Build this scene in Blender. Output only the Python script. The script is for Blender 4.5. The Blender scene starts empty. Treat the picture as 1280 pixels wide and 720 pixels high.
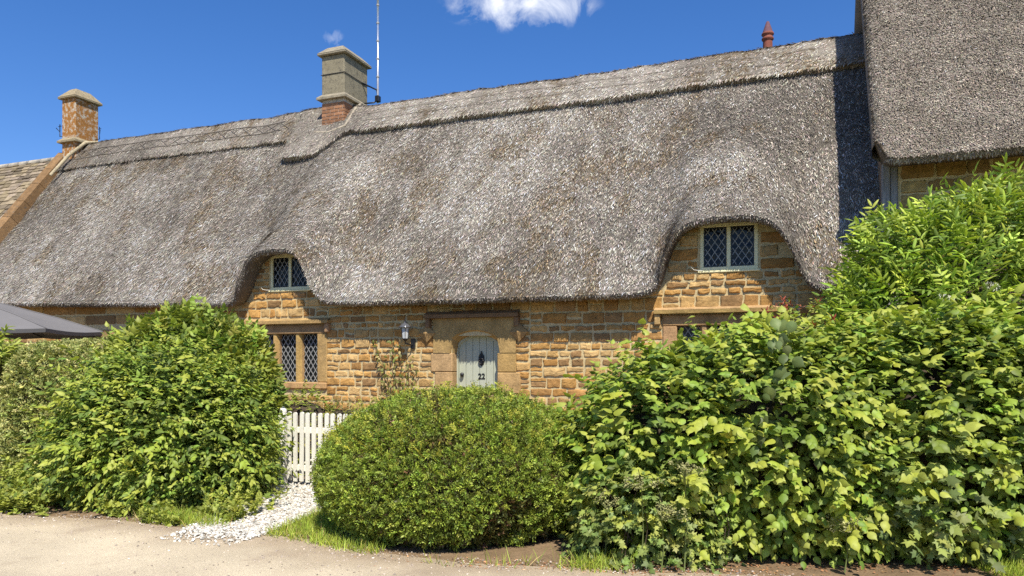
import bpy, math, random
import numpy as np
rng = np.random.default_rng(7)
random.seed(7)
PI = math.pi
scn = bpy.context.scene
col = scn.collection

# ------------------------------------------------------------------ noise
def _hash(i, j, k):
    h = (i * 374761393 + j * 668265263 + k * 2147483647) & 0xffffffff
    h = ((h ^ (h >> 13)) * 1274126177) & 0xffffffff
    return ((h ^ (h >> 16)) & 0xffff) / 65535.0
def vnoise(p):
    p = np.asarray(p, float); f = np.floor(p); i = f.astype(np.int64); w = p - f
    w = w * w * (3 - 2 * w); r = 0
    for a in (0, 1):
        for b in (0, 1):
            for c in (0, 1):
                wt = (w[:, 0] if a else 1 - w[:, 0]) * (w[:, 1] if b else 1 - w[:, 1]) * (w[:, 2] if c else 1 - w[:, 2])
                r = r + wt * _hash(i[:, 0] + a, i[:, 1] + b, i[:, 2] + c)
    return r
def fbm(p, o=3):
    p = np.asarray(p, float); s = 0; a = .5; t = 0
    for k in range(o):
        s = s + a * vnoise(p * 2 ** k + 17.3 * k); t += a; a *= .5
    return s / t
def norm(v):
    return v / np.maximum(np.linalg.norm(v, axis=-1, keepdims=True), 1e-9)
def sstep(a, b, x):
    t = np.clip((x - a) / (b - a), 0, 1); return t * t * (3 - 2 * t)

# ------------------------------------------------------------------ objects
def link(o, parent=None):
    col.objects.link(o)
    if parent is not None: o.parent = parent
    return o
def tag(o, label=None, cat=None, group=None, kind=None):
    if label: o['label'] = label
    if cat: o['category'] = cat
    if group: o['group'] = group
    if kind: o['kind'] = kind
    return o
def empty(name, loc=(0, 0, 0), parent=None):
    o = bpy.data.objects.new(name, None); o.empty_display_size = .2
    link(o, parent); o.location = loc
    return o

class MB:
    """collects numpy verts, faces (any size) and a colour per vertex, then links them as one mesh object"""
    def __init__(s): s.V = []; s.L = []; s.N = []; s.C = []; s.n = 0; s.S = []
    def add(s, V, F, c=(.5, .5, .5), smooth=False):
        V = np.asarray(V, float).reshape(-1, 3); F = np.asarray(F, np.int64)
        s.V.append(V); s.L.append((F + s.n).ravel()); s.N.append(np.full(len(F), F.shape[1])); s.S.append(np.full(len(F), smooth))
        c = np.asarray(c, float)
        if c.ndim == 1: c = np.tile(c, (len(V), 1))
        s.C.append(c); s.n += len(V)
    def box(s, x0, x1, y0, y1, z0, z1, c=(.5, .5, .5), bev=0.0):
        if bev <= 0:
            V = [(x, y, z) for z in (z0, z1) for y in (y0, y1) for x in (x0, x1)]
            s.add(V, [(0, 2, 3, 1), (4, 5, 7, 6), (0, 1, 5, 4), (2, 6, 7, 3), (0, 4, 6, 2), (1, 3, 7, 5)], c); return
        # chamfered on every edge
        cs = np.array([(x, y, z) for z in (0, 1) for y in (0, 1) for x in (0, 1)])
        lo = np.array((x0, y0, z0)); hi = np.array((x1, y1, z1)); V = []
        for k in cs:
            p = lo + k * (hi - lo); inn = np.where(k > 0, -bev, bev)
            for a in range(3):
                q = p + inn; q[a] = p[a]; V.append(q)
        idx = lambda x, y, z, a: (z * 4 + y * 2 + x) * 3 + a
        Q = []; T = []
        for a in range(3):
            for v in (0, 1):
                r = [(0, 0), (1, 0), (1, 1), (0, 1)]
                f = []
                for b, d in r:
                    k = [0, 0, 0]; k[a] = v; k[(a + 1) % 3] = b; k[(a + 2) % 3] = d; f.append(idx(*k, a))
                Q.append(f if v else f[::-1])
        for a in range(3):
            b, d = (a + 1) % 3, (a + 2) % 3
            for vb in (0, 1):
                for vd in (0, 1):
                    k0 = [0, 0, 0]; k0[b] = vb; k0[d] = vd; k1 = list(k0); k1[a] = 1
                    f = [idx(*k0, b), idx(*k1, b), idx(*k1, d), idx(*k0, d)]
                    Q.append(f if vb != vd else f[::-1])
        for k in cs:
            f = [idx(*k, 0), idx(*k, 1), idx(*k, 2)]
            T.append(f if (k.sum() % 2) else f[::-1])
        n0 = s.n; s.add(V, Q, c); s.L.append(np.asarray(T).ravel() + n0); s.N.append(np.full(8, 3)); s.S.append(np.full(8, False))
    def tube(s, P, r, c=(.5, .5, .5), k=6, smooth=True):
        P = np.asarray(P, float); r = np.broadcast_to(np.asarray(r, float), (len(P),))
        T = norm(np.gradient(P, axis=0)); ref = np.where(np.abs(T[:, 2:3]) > .9, [[1., 0, 0]], [[0, 0, 1.]])
        A = norm(np.cross(T, ref)); B = np.cross(T, A); an = np.arange(k) * 2 * PI / k
        V = P[:, None] + r[:, None, None] * (np.cos(an)[None, :, None] * A[:, None] + np.sin(an)[None, :, None] * B[:, None])
        m = len(P); F = [(i * k + j, i * k + (j + 1) % k, (i + 1) * k + (j + 1) % k, (i + 1) * k + j) for i in range(m - 1) for j in range(k)]
        n0 = s.n; s.add(V, F, c, smooth)
        for e, rev in ((0, False), (m - 1, True)):
            f = [n0 + e * k + j for j in range(k)]; f = f[::-1] if rev else f
            s.L.append(np.array(f)); s.N.append(np.array([k])); s.S.append(np.array([False]))
    def lathe(s, prof, cx, cy, c=(.5, .5, .5), k=16, smooth=True):
        pr = np.asarray(prof, float); an = np.arange(k) * 2 * PI / k
        V = np.stack([cx + pr[:, 0:1] * np.cos(an), cy + pr[:, 0:1] * np.sin(an), np.repeat(pr[:, 1:2], k, 1)], -1)
        m = len(pr); F = [(i * k + j, i * k + (j + 1) % k, (i + 1) * k + (j + 1) % k, (i + 1) * k + j) for i in range(m - 1) for j in range(k)]
        s.add(V, F, c, smooth)
    def prism(s, poly, y0, y1, c=(.5, .5, .5)):
        """polygon in (x, z), extruded along y from y0 (front) to y1"""
        m = len(poly); V = [(x, y0, z) for x, z in poly] + [(x, y1, z) for x, z in poly]
        s.add(V, [(i, i + m, (i + 1) % m + m, (i + 1) % m) for i in range(m)], c)
        n0 = s.n - 2 * m
        s.L += [np.array(range(n0, n0 + m)), np.array(range(n0 + 2 * m - 1, n0 + m - 1, -1))]; s.N += [np.array([m])] * 2; s.S += [np.array([False])] * 2
    def grid(s, G, c, smooth=True, flip=False):
        a, b = G.shape[:2]; I = np.arange(a * b).reshape(a, b)
        F = np.stack([I[:-1, :-1], I[:-1, 1:], I[1:, 1:], I[1:, :-1]], -1).reshape(-1, 4)
        if flip: F = F[:, ::-1]
        c = np.asarray(c, float)
        s.add(G.reshape(-1, 3), F, c if c.ndim == 1 else c.reshape(-1, 3), smooth)
    def inst(s, T, TF, P, D, N, size, c, smooth=True):
        """template verts T (x side, y along, z normal) with faces TF, put at P along D facing N; one colour each"""
        d = norm(D); n = norm(N - d * (N * d).sum(-1, keepdims=True)); sd = np.cross(d, n)
        T = np.asarray(T, float); k = len(P); m = len(T)
        sz = np.broadcast_to(np.asarray(size, float), (k,))[:, None, None] if np.ndim(size) < 2 else None
        if sz is not None: X = Y = Z = sz
        else: X, Y = size[:, 0][:, None, None], size[:, 1][:, None, None]; Z = Y
        V = P[:, None] + X * T[None, :, 0:1] * sd[:, None] + Y * T[None, :, 1:2] * d[:, None] + Z * T[None, :, 2:3] * n[:, None]
        c = np.asarray(c, float)[:, None, :] * (1 + .16 * (np.abs(T[:, 0]) < 1e-6)[None, :, None] - .06) * (1 + rng.normal(0, .07, (k, m, 1))); c = np.clip(c.reshape(-1, 3), .003, .85)
        n0 = s.n; first = True
        for q in (3, 4, 5, 6, 8):
            f = [x for x in TF if len(x) == q]
            if not f: continue
            F = (np.arange(k)[:, None, None] * m + np.asarray(f)[None]).reshape(-1, q)
            if first: s.add(V, F, c, smooth); first = False
            else:
                s.L.append((F + n0).ravel()); s.N.append(np.full(len(F), q)); s.S.append(np.full(len(F), smooth))
    def build(s, name, mat, parent=None):
        V = np.concatenate(s.V); L = np.concatenate(s.L); N = np.concatenate(s.N); C = np.concatenate(s.C); S = np.concatenate(s.S)
        me = bpy.data.meshes.new(name)
        me.vertices.add(len(V)); me.vertices.foreach_set('co', V.astype(np.float32).ravel())
        me.loops.add(len(L)); me.loops.foreach_set('vertex_index', L.astype(np.int32))
        me.polygons.add(len(N)); st = np.concatenate([[0], np.cumsum(N)[:-1]])
        me.polygons.foreach_set('loop_start', st.astype(np.int32)); me.polygons.foreach_set('loop_total', N.astype(np.int32))
        me.polygons.foreach_set('use_smooth', S.astype(bool))
        a = me.color_attributes.new('Col', 'FLOAT_COLOR', 'POINT')
        a.data.foreach_set('color', np.concatenate([C, np.ones((len(C), 1))], 1).astype(np.float32).ravel())
        me.update(calc_edges=True); me.validate()
        me.materials.append(mat)
        return link(bpy.data.objects.new(name, me), parent)

# ------------------------------------------------------------------ materials
def mat_new(name):
    m = bpy.data.materials.new(name); m.use_nodes = True
    nt = m.node_tree; return m, nt, nt.nodes['Principled BSDF']
def nd(nt, t, **k):
    n = nt.nodes.new(t)
    for a, v in k.items():
        if a in n.inputs: n.inputs[a].default_value = v
        else: setattr(n, a, v)
    return n
def surf_mat(name, vary=.3, scale=8, rough=.85, bump=.4, bscale=30, color=None, fine=120, finev=.25, spec=.3, metallic=0, spots=None, stretch=(1, 1, 1)):
    """vertex colour (or a plain colour) broken up by two noises, with bump"""
    m, nt, b = mat_new(name); lk = nt.links.new
    if color is None: src = nd(nt, 'ShaderNodeVertexColor', layer_name='Col').outputs[0]
    else:
        r = nd(nt, 'ShaderNodeRGB'); r.outputs[0].default_value = (*color, 1); src = r.outputs[0]
    tc = nd(nt, 'ShaderNodeTexCoord'); mp = nd(nt, 'ShaderNodeMapping'); mp.inputs['Scale'].default_value = stretch
    lk(tc.outputs['Object'], mp.inputs[0])
    cur = src
    for sc, am in ((scale, vary), (fine, finev)):
        n = nd(nt, 'ShaderNodeTexNoise', Scale=sc, Detail=5.0, Roughness=.65); lk(mp.outputs[0], n.inputs['Vector'])
        mr = nd(nt, 'ShaderNodeMapRange'); mr.inputs[1].default_value = .3; mr.inputs[2].default_value = .7
        mr.inputs[3].default_value = 1 - am; mr.inputs[4].default_value = 1 + am
        lk(n.outputs[0], mr.inputs[0])
        x = nd(nt, 'ShaderNodeVectorMath', operation='SCALE'); lk(cur, x.inputs[0]); lk(mr.outputs[0], x.inputs['Scale']); cur = x.outputs[0]
    if spots:
        c2, sc, lo, hi = spots
        n = nd(nt, 'ShaderNodeTexNoise', Scale=sc, Detail=6.0, Roughness=.7); lk(mp.outputs[0], n.inputs['Vector'])
        mr = nd(nt, 'ShaderNodeMapRange'); mr.inputs[1].default_value = lo; mr.inputs[2].default_value = hi; lk(n.outputs[0], mr.inputs[0])
        mx = nd(nt, 'ShaderNodeMix', data_type='RGBA'); lk(mr.outputs[0], mx.inputs[0]); lk(cur, mx.inputs[6]); mx.inputs[7].default_value = (*c2, 1); cur = mx.outputs[2]
    lk(cur, b.inputs['Base Color'])
    b.inputs['Roughness'].default_value = rough; b.inputs['Specular IOR Level'].default_value = spec; b.inputs['Metallic'].default_value = metallic
    if bump:
        n = nd(nt, 'ShaderNodeTexNoise', Scale=bscale, Detail=6.0, Roughness=.7); lk(mp.outputs[0], n.inputs['Vector'])
        bp = nd(nt, 'ShaderNodeBump', Strength=bump, Distance=.02); lk(n.outputs[0], bp.inputs['Height']); lk(bp.outputs[0], b.inputs['Normal'])
    return m
def leaf_mat(name, trans=.3, rough=.45, spec=.4):
    m, nt, b = mat_new(name); lk = nt.links.new
    v = nd(nt, 'ShaderNodeVertexColor', layer_name='Col'); lk(v.outputs[0], b.inputs['Base Color'])
    b.inputs['Roughness'].default_value = rough; b.inputs['Specular IOR Level'].default_value = spec
    g = nd(nt, 'ShaderNodeVectorMath', operation='MULTIPLY'); lk(v.outputs[0], g.inputs[0]); g.inputs[1].default_value = (1.35, 1.4, .75)
    t = nd(nt, 'ShaderNodeBsdfTranslucent'); lk(g.outputs[0], t.inputs[0])
    mx = nd(nt, 'ShaderNodeMixShader'); mx.inputs[0].default_value = trans
    lk(b.outputs[0], mx.inputs[1]); lk(t.outputs[0], mx.inputs[2]); lk(mx.outputs[0], nt.nodes['Material Output'].inputs[0])
    return m
M = {}
M['thatch'] = surf_mat('thatch', .12, 6, .9, .6, 60, fine=60, finev=.25, spec=.15)
M['thatch_new'] = surf_mat('thatch_new', .12, 2, .9, .6, 80, fine=90, finev=.25, spec=.15)
M['stone'] = surf_mat('ironstone', .22, 14, .9, .5, 40, fine=90, finev=.22, spec=.2)
M['dressed'] = surf_mat('dressed_ironstone', .30, 4, .9, .6, 22, fine=45, finev=.22, spec=.2, spots=((.26, .17, .085), 6, .55, .75))
M['render'] = surf_mat('weathered_render', .18, 5, .95, .5, 50, fine=80, finev=.3, spec=.1, spots=((.09, .08, .065), 14, .52, .72))
M['lichen'] = surf_mat('lichen_brick', .2, 10, .92, .5, 40, fine=70, finev=.2, spec=.1, spots=((.46, .41, .32), 10, .49, .60))
M['copestone'] = surf_mat('cope_stone', .25, 9, .92, .6, 40, fine=70, finev=.3, spec=.1, spots=((.12, .11, .09), 13, .57, .68))
M['brick'] = surf_mat('red_brick', .2, 12, .9, .4, 50, fine=80, finev=.2, spec=.2)
M['slate'] = surf_mat('stone_slate', .25, 12, .9, .5, 40, fine=70, finev=.3, spec=.15)
M['paint'] = surf_mat('cream_paint', .06, 6, .5, .08, 60, color=(.84, .77, .45), fine=50, finev=.05, spec=.4)
M['gate_paint'] = surf_mat('white_paint', .07, 5, .5, .1, 40, color=(.80, .765, .64), fine=60, finev=.06, spec=.35)
M['door_paint'] = surf_mat('sage_paint', .05, 3, .45, .05, 60, color=(.44, .455, .34), fine=40, finev=.03, spec=.4)
M['iron'] = surf_mat('black_iron', .15, 20, .4, .1, 80, color=(.012, .012, .013), fine=60, finev=.1, spec=.5)
M['lead'] = surf_mat('lead_came', .1, 20, .5, .05, 80, color=(.27, .27, .25), fine=60, finev=.1, spec=.4, metallic=.0)
M['steel'] = surf_mat('galvanised_steel', .1, 20, .35, .05, 80, color=(.5, .52, .55), fine=60, finev=.1, spec=.5, metallic=.8)
M['canvas'] = surf_mat('parasol_canvas', .05, 4, .8, .1, 200, color=(.18, .17, .16), fine=200, finev=.06, spec=.2)
M['timber'] = surf_mat('grey_timber', .35, 5, .9, .4, 30, color=(.26, .25, .23), fine=30, finev=.3, spec=.15, stretch=(6, 6, .6))
M['bark'] = surf_mat('bark', .3, 10, .95, .5, 40, color=(.065, .05, .034), fine=60, finev=.3, spec=.1)
M['clay'] = surf_mat('clay_pot', .2, 10, .8, .2, 40, fine=60, finev=.15, spec=.2)
M['leaf'] = leaf_mat('leaf', .26, .52, .30)
M['leaf_small'] = leaf_mat('leaf_small', .22, .5, .3)
M['petal'] = leaf_mat('petal', .25, .7, .2)
m, nt, b = mat_new('window_glass')
b.inputs['Base Color'].default_value = (.008, .009, .010, 1); b.inputs['Roughness'].default_value = .05; b.inputs['Specular IOR Level'].default_value = .2
tn = nd(nt, 'ShaderNodeTexNoise', Scale=5.0, Detail=2.0); tc = nd(nt, 'ShaderNodeTexCoord'); nt.links.new(tc.outputs['Object'], tn.inputs[0])
bp = nd(nt, 'ShaderNodeBump', Strength=.30, Distance=.05); nt.links.new(tn.outputs[0], bp.inputs['Height']); nt.links.new(bp.outputs[0], b.inputs['Normal'])
M['glass'] = m

# ------------------------------------------------------------------ world, sun, camera
AZ, EL = math.radians(33), math.radians(54)      # sun: to the right of the facade's normal
sun_dir = np.array((math.sin(AZ) * math.cos(EL), -math.cos(AZ) * math.cos(EL), math.sin(EL)))
w = bpy.data.worlds.new("World"); scn.world = w; w.use_nodes = True
nt = w.node_tree; lk = nt.links.new; bg = nt.nodes['Background']; bg.inputs['Strength'].default_value = .085
sky = nd(nt, 'ShaderNodeTexSky', sky_type='NISHITA', sun_disc=False)
sky.sun_elevation = EL; sky.sun_rotation = math.atan2(sun_dir[0], sun_dir[1]); sky.altitude = 100; sky.air_density = 1.0; sky.dust_density = .55; sky.ozone_density = 2.2
tc = nd(nt, 'ShaderNodeTexCoord')
R_AX, F_AX = (.9316, .3633, 0), (-.3633, .9316, 0)
def vdot(ax):
    n = nd(nt, 'ShaderNodeVectorMath', operation='DOT_PRODUCT'); lk(tc.outputs['Generated'], n.inputs[0]); n.inputs[1].default_value = ax; return n.outputs['Value']
def mth(op, a, b=None, clamp=False):
    n = nd(nt, 'ShaderNodeMath', operation=op, use_clamp=clamp)
    for i, v in enumerate((a, b)):
        if v is None: continue
        if isinstance(v, (int, float)): n.inputs[i].default_value = v
        else: lk(v, n.inputs[i])
    return n.outputs[0]
fw = vdot(F_AX); fwc = mth('MAXIMUM', fw, .05)
ca = mth('DIVIDE', vdot(R_AX), fwc); cb = mth('DIVIDE', vdot((0, 0, 1)), fwc)
cv = nd(nt, 'ShaderNodeCombineXYZ'); lk(ca, cv.inputs[0]); lk(cb, cv.inputs[1])
def cloud(cx, cy, rx, ry, sc, gain, seed, thr):
    n = nd(nt, 'ShaderNodeTexNoise', noise_dimensions='4D', Scale=sc, Detail=9.0, Roughness=.62, W=seed, Distortion=.6); lk(cv.outputs[0], n.inputs['Vector'])
    dx = mth('DIVIDE', mth('SUBTRACT', ca, cx), rx); dy = mth('DIVIDE', mth('SUBTRACT', cb, cy), ry)
    d = mth('SQRT', mth('ADD', mth('MULTIPLY', dx, dx), mth('MULTIPLY', dy, dy)))
    e = mth('SUBTRACT', 1.0, d)
    v = mth('MULTIPLY', mth('ADD', mth('MULTIPLY', e, .34), mth('SUBTRACT', n.outputs[0], thr)), mth('MULTIPLY', e, 3.0, True))
    return mth('MULTIPLY', v, gain, True)
c1 = cloud(.012, .480, .118, .040, 16, 2.7, 3.1, .535)
c2 = cloud(-.245, .436, .020, .016, 40, 1.0, 7.7, .60)
cm = mth('MULTIPLY', mth('MAXIMUM', c1, c2), mth('GREATER_THAN', fw, .06))
hs = nd(nt, 'ShaderNodeHueSaturation', Saturation=1.22, Value=1.0); tint = nd(nt, 'ShaderNodeVectorMath', operation='MULTIPLY'); lk(sky.outputs[0], tint.inputs[0]); tint.inputs[1].default_value = (1.16, 1.20, 1.46); lk(tint.outputs[0], hs.inputs['Color'])
mx = nd(nt, 'ShaderNodeMix', data_type='RGBA'); lk(cm, mx.inputs[0]); lk(hs.outputs[0], mx.inputs[6]); mx.inputs[7].default_value = (11, 11.2, 11.6, 1)
lk(mx.outputs[2], bg.inputs['Color'])

sl = bpy.data.lights.new('sun', 'SUN'); sl.energy = 5.0; sl.angle = math.radians(.5); sl.color = (1, .95, .87)
so = link(bpy.data.objects.new('sun', sl)); so.location = (10, -20, 30)
from mathutils import Vector
so.rotation_euler = Vector(-sun_dir).to_track_quat('-Z', 'Y').to_euler()
cd = bpy.data.cameras.new('camera'); cd.lens = 25.93; cd.sensor_width = 36; cd.shift_y = .0703; cd.clip_end = 3000; cd.clip_start = .05
co = link(bpy.data.objects.new('camera', cd)); co.location = (5.22, -11.65, 1.6); co.rotation_euler = (PI / 2, 0, math.radians(21.3))
scn.camera = co
scn.view_settings.view_transform = 'Standard'; scn.view_settings.look = 'None'; scn.view_settings.exposure = 0.40; scn.view_settings.gamma = 1
scn.render.engine = 'CYCLES'; scn.cycles.max_bounces = 6; scn.cycles.transparent_max_bounces = 4
try: scn.cycles.use_denoising = False
except Exception: pass

# ------------------------------------------------------------------ masonry
STONE_C = np.array([(.42, .235, .085), (.36, .19, .065), (.46, .285, .12), (.33, .18, .07), (.50, .33, .16), (.40, .25, .11), (.28, .165, .08), (.44, .29, .14)]) * [1.10, 1.09, .92]
def stone_block(mb, u0, u1, z0, z1, d, c, rough=1.0, y=0.0, jit=.012, na=9, nb=7):
    """one rounded, rough stone standing d proud of the mortar face at y"""
    a = np.linspace(0, 1, na); b_ = np.linspace(0, 1, nb)
    wd, hg = u1 - u0, z1 - z0
    ea_ = min(.012 / wd, .1); eb_ = min(.012 / hg, .14); a = np.concatenate([[0, ea_, 2.2 * ea_], np.linspace(0, 1, na)[2:-2], [1 - 2.2 * ea_, 1 - ea_, 1]]); b_ = np.concatenate([[0, eb_], np.linspace(0, 1, nb)[2:-2], [1 - eb_, 1]])
    A, B = np.meshgrid(a, b_, indexing='ij')
    ea = np.minimum(A, 1 - A) * wd; eb = np.minimum(B, 1 - B) * hg
    A = .5 + (A - .5); rad = min(.024, .22 * hg, .22 * wd)
    pr = np.clip(np.minimum(ea, eb) / rad, 0, 1)
    s = rng.uniform(0, 99)
    P = np.stack([u0 + A * wd, np.full_like(A, s), z0 + B * hg], -1).reshape(-1, 3)
    nz = fbm(P * [9, 1, 12], 3).reshape(A.shape) - .5
    h = d * np.sqrt(np.maximum(0, 1 - (1 - pr) ** 2)) * (1 + rough * 1.1 * nz) + rough * .016 * (fbm(P * 40, 2).reshape(A.shape) - .5) * pr
    edge = (pr < .01)
    jx = (fbm(P * 11 + 50, 2).reshape(A.shape) - .5) * jit * 4; jz = (fbm(P * 11 + 90, 2).reshape(A.shape) - .5) * jit * 4
    corner = (np.minimum(A, 1 - A) < .01) & (np.minimum(B, 1 - B) < .01)
    X = u0 + A * wd + jx - np.where(corner, np.sign(A - .5) * .012 * rough, 0); Z = z0 + B * hg + jz - np.where(corner, np.sign(B - .5) * .012 * rough, 0)
    Y = y + np.where(edge, .004, -h)
    cc = np.asarray(c) * (1 + .5 * nz[..., None])
    mb.grid(np.stack([X, Y, Z], -1), np.clip(cc, .02, .9), smooth=False)
def masonry(mb, u0, u1, z0, z1, avoid, hmin=.085, hmax=.20, lmin=.13, lmax=.42, y=0.0, mortar=.024, keep=None, cols=STONE_C):
    z = z0
    while z < z1 - .03:
        h = rng.uniform(hmin, hmax)
        if z + h > z1 - .06: h = z1 - z
        iv = [(u0, u1)]
        for (a0, a1, b0, b1) in avoid:
            if min(z + h, b1) - max(z, b0) > .3 * h:
                iv = [q for (p0, p1) in iv for q in ((p0, min(p1, a0)), (max(p0, a1), p1)) if q[1] - q[0] > .05]
        for p0, p1 in iv:
            u = p0
            while u < p1 - .02:
                l = rng.uniform(lmin, lmax) * (1.0 if h > .13 else .85)
                if p1 - (u + l) < .10: l = p1 - u
                if keep is None or keep(u + l / 2, z + h / 2):
                    c = cols[rng.integers(len(cols))] * rng.uniform(.8, 1.2)
                    hh = h
                    if h > .16 and l < .34 and rng.random() < .35:      # two thin stones in place of one
                        q = z + h * rng.uniform(.4, .6)
                        stone_block(mb, u + mortar / 2, u + l - mortar / 2, z + mortar / 2, q - mortar / 2, rng.uniform(.010, .024), c, y=y)
                        c2 = cols[rng.integers(len(cols))] * rng.uniform(.8, 1.2)
                        stone_block(mb, u + mortar / 2, u + l - mortar / 2, q + mortar / 2, z + h - mortar / 2, rng.uniform(.010, .024), c2, y=y)
                    else:
                        stone_block(mb, u + mortar / 2, u + l - mortar / 2, z + mortar / 2 + rng.uniform(0, .01), z + h - mortar / 2 - rng.uniform(0, .01), rng.uniform(.014, .034), c, y=y)
                u += l
        z += h
MORTAR = (.56, .44, .23)
def mortar_sheet(mb, u0, u1, z0, z1, holes, y=0.0, depth=.45, c=MORTAR):
    us = sorted({u0, u1, *[q for h in holes for q in h[:2] if u0 < q < u1]}); zs = sorted({z0, z1, *[q for h in holes for q in h[2:] if z0 < q < z1]})
    for a0, a1 in zip(us, us[1:]):
        for b0, b1 in zip(zs, zs[1:]):
            cu, cz = (a0 + a1) / 2, (b0 + b1) / 2
            if any(h[0] < cu < h[1] and h[2] < cz < h[3] for h in holes): continue
            mb.add([(a0, y, b0), (a1, y, b0), (a1, y, b1), (a0, y, b1)], [(0, 1, 2, 3)], c)
    for (a0, a1, b0, b1) in holes:      # reveals
        for p, q in (((a0, b0), (a1, b0)), ((a1, b0), (a1, b1)), ((a1, b1), (a0, b1)), ((a0, b1), (a0, b0))):
            mb.add([(p[0], y, p[1]), (p[0], y + .3, p[1]), (q[0], y + .3, q[1]), (q[0], y, q[1])], [(0, 1, 2, 3)], np.array(c) * .8)
    # back and ends of the building
    mb.add([(u0, y, z0), (u0, y + 5.5, z0), (u0, y + 5.5, z1), (u0, y, z1)], [(0, 1, 2, 3)], c)
    mb.add([(u1, y, z0), (u1, y + 5.5, z0), (u1, y + 5.5, z1), (u1, y, z1)], [(3, 2, 1, 0)], c)
    mb.add([(u0, y + 5.5, z0), (u1, y + 5.5, z0), (u1, y + 5.5, z1), (u0, y + 5.5, z1)], [(3, 2, 1, 0)], c)

cottage = tag(empty('thatched_cottage', (0, 0, 0)), 'long ironstone cottage under grey thatch with a sage green front door numbered 22', 'cottage')
DOOR = (-.43, .42, 0.0, 2.05)
WIN_A = (-4.78, -3.20, 1.18, 2.10)      # stone-mullioned window left of the door
WIN_B = (3.38, 4.80, 1.20, 2.13)        # stone-mullioned window behind the big bush
DW_A = (-4.36, -3.45, 2.95, 3.63)       # upper windows under the thatch arches
DW_B = (3.79, 4.64, 2.97, 3.69)
WIN_C = (-9.9, -8.3, 1.15, 2.08)
wall = MB()
holes = [(DOOR[0] - .02, DOOR[1] + .02, 0.0, 2.02), WIN_A, WIN_B, WIN_C, DW_A, DW_B]
mortar_sheet(wall, -13.1, 6.29, -.2, 2.78, [h for h in holes if h[3] < 2.5])
EDGE = np.array([(-13.22, 2.86), (-11.42, 2.8), (-9.6, 2.75), (-8.02, 2.71), (-6.4, 2.66), (-5.4, 2.63), (-5.12, 2.62), (-4.97, 2.66), (-4.86, 2.78), (-4.75, 2.98), (-4.66, 3.2), (-4.58, 3.36), (-4.46, 3.50), (-4.28, 3.575), (-3.95, 3.60), (-3.62, 3.58), (-3.44, 3.50),
    (-3.32, 3.34), (-3.23, 3.15), (-3.14, 2.95), (-3.05, 2.76), (-2.95, 2.64), (-2.78, 2.59), (-2.4, 2.575), (-1, 2.56), (.29, 2.55), (1.6, 2.55), (2.7, 2.555), (2.98, 2.57), (3.13, 2.62), (3.22, 2.76), (3.28, 2.98), (3.36, 3.2), (3.46, 3.4), (3.62, 3.555), (3.85, 3.62), (4.2, 3.635), (4.55, 3.62), (4.78, 3.56), (4.93, 3.46), (5.06, 3.27), (5.15, 3.06), (5.24, 2.83), (5.34, 2.64), (5.48, 2.55), (5.75, 2.52), (6.4, 2.52)])
eave_z = lambda u: float(np.interp(u, EDGE[:, 0], EDGE[:, 1]))
for u0, u1, h in ((-5.0, -2.9, DW_A), (3.1, 5.4, DW_B)):       # the walls round the upper windows follow the arch of the thatch
    us = np.unique(np.concatenate([np.linspace(u0, u1, 50), h[:2]]))
    for a, b_ in zip(us, us[1:]):
        za, zb = min(3.76, eave_z(a) + .12), min(3.76, eave_z(b_) + .12)
        if a >= h[0] - 1e-6 and b_ <= h[1] + 1e-6:
            wall.add([(a, 0, 2.78), (b_, 0, 2.78), (b_, 0, h[2]), (a, 0, h[2])], [(0, 1, 2, 3)], MORTAR); lo = h[3]
        else: lo = 2.78
        if max(za, zb) > lo: wall.add([(a, 0, lo), (b_, 0, lo), (b_, 0, max(zb, lo)), (a, 0, max(za, lo))], [(0, 1, 2, 3)], MORTAR)
inarch = lambda u, zz: zz < eave_z(u) + .10
surround = (-.80, .74, 0.0, 2.34)
wA = (-4.98, -3.06, 1.06, 2.40); wB = (3.22, 4.96, 1.06, 2.40); wC = (-10.1, -8.1, 1.0, 2.3)
masonry(wall, -7.2, 1.0, .0, 2.60, [surround, wA], hmin=.09, hmax=.19, lmin=.13, lmax=.36)
masonry(wall, 1.0, 6.28, .0, 2.60, [surround, wB], hmin=.11, hmax=.20, lmin=.18, lmax=.44)
masonry(wall, -13.05, -7.2, .0, 2.36, [wC], hmin=.12, hmax=.2, lmin=.2, lmax=.5)
masonry(wall, -13.05, -7.2, 2.36, 2.85, [], hmin=.2, hmax=.25, lmin=.6, lmax=1.2)
masonry(wall, -5.05, -2.8, 2.60, 3.76, [(DW_A[0] - .02, DW_A[1] + .02, DW_A[2] - .03, DW_A[3] + .04)], lmin=.18, lmax=.36, hmin=.10, hmax=.17, keep=inarch)
masonry(wall, 3.0, 5.45, 2.60, 2.95, [], lmin=.2, lmax=.42, hmin=.10, hmax=.13, keep=inarch)
masonry(wall, 3.0, 5.45, 2.95, 3.78, [(DW_B[0] - .02, DW_B[1] + .02, DW_B[2] - .03, DW_B[3] + .06)], lmin=.25, lmax=.5, hmin=.17, hmax=.22, keep=inarch)
wall.build('wall', M['stone'], cottage)

DC = np.array((.43, .27, .11))
def dcol(): return np.clip(DC * rng.uniform(.82, 1.15) * np.array([1, rng.uniform(.94, 1.06), rng.uniform(.85, 1.2)]), 0, 1)
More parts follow.
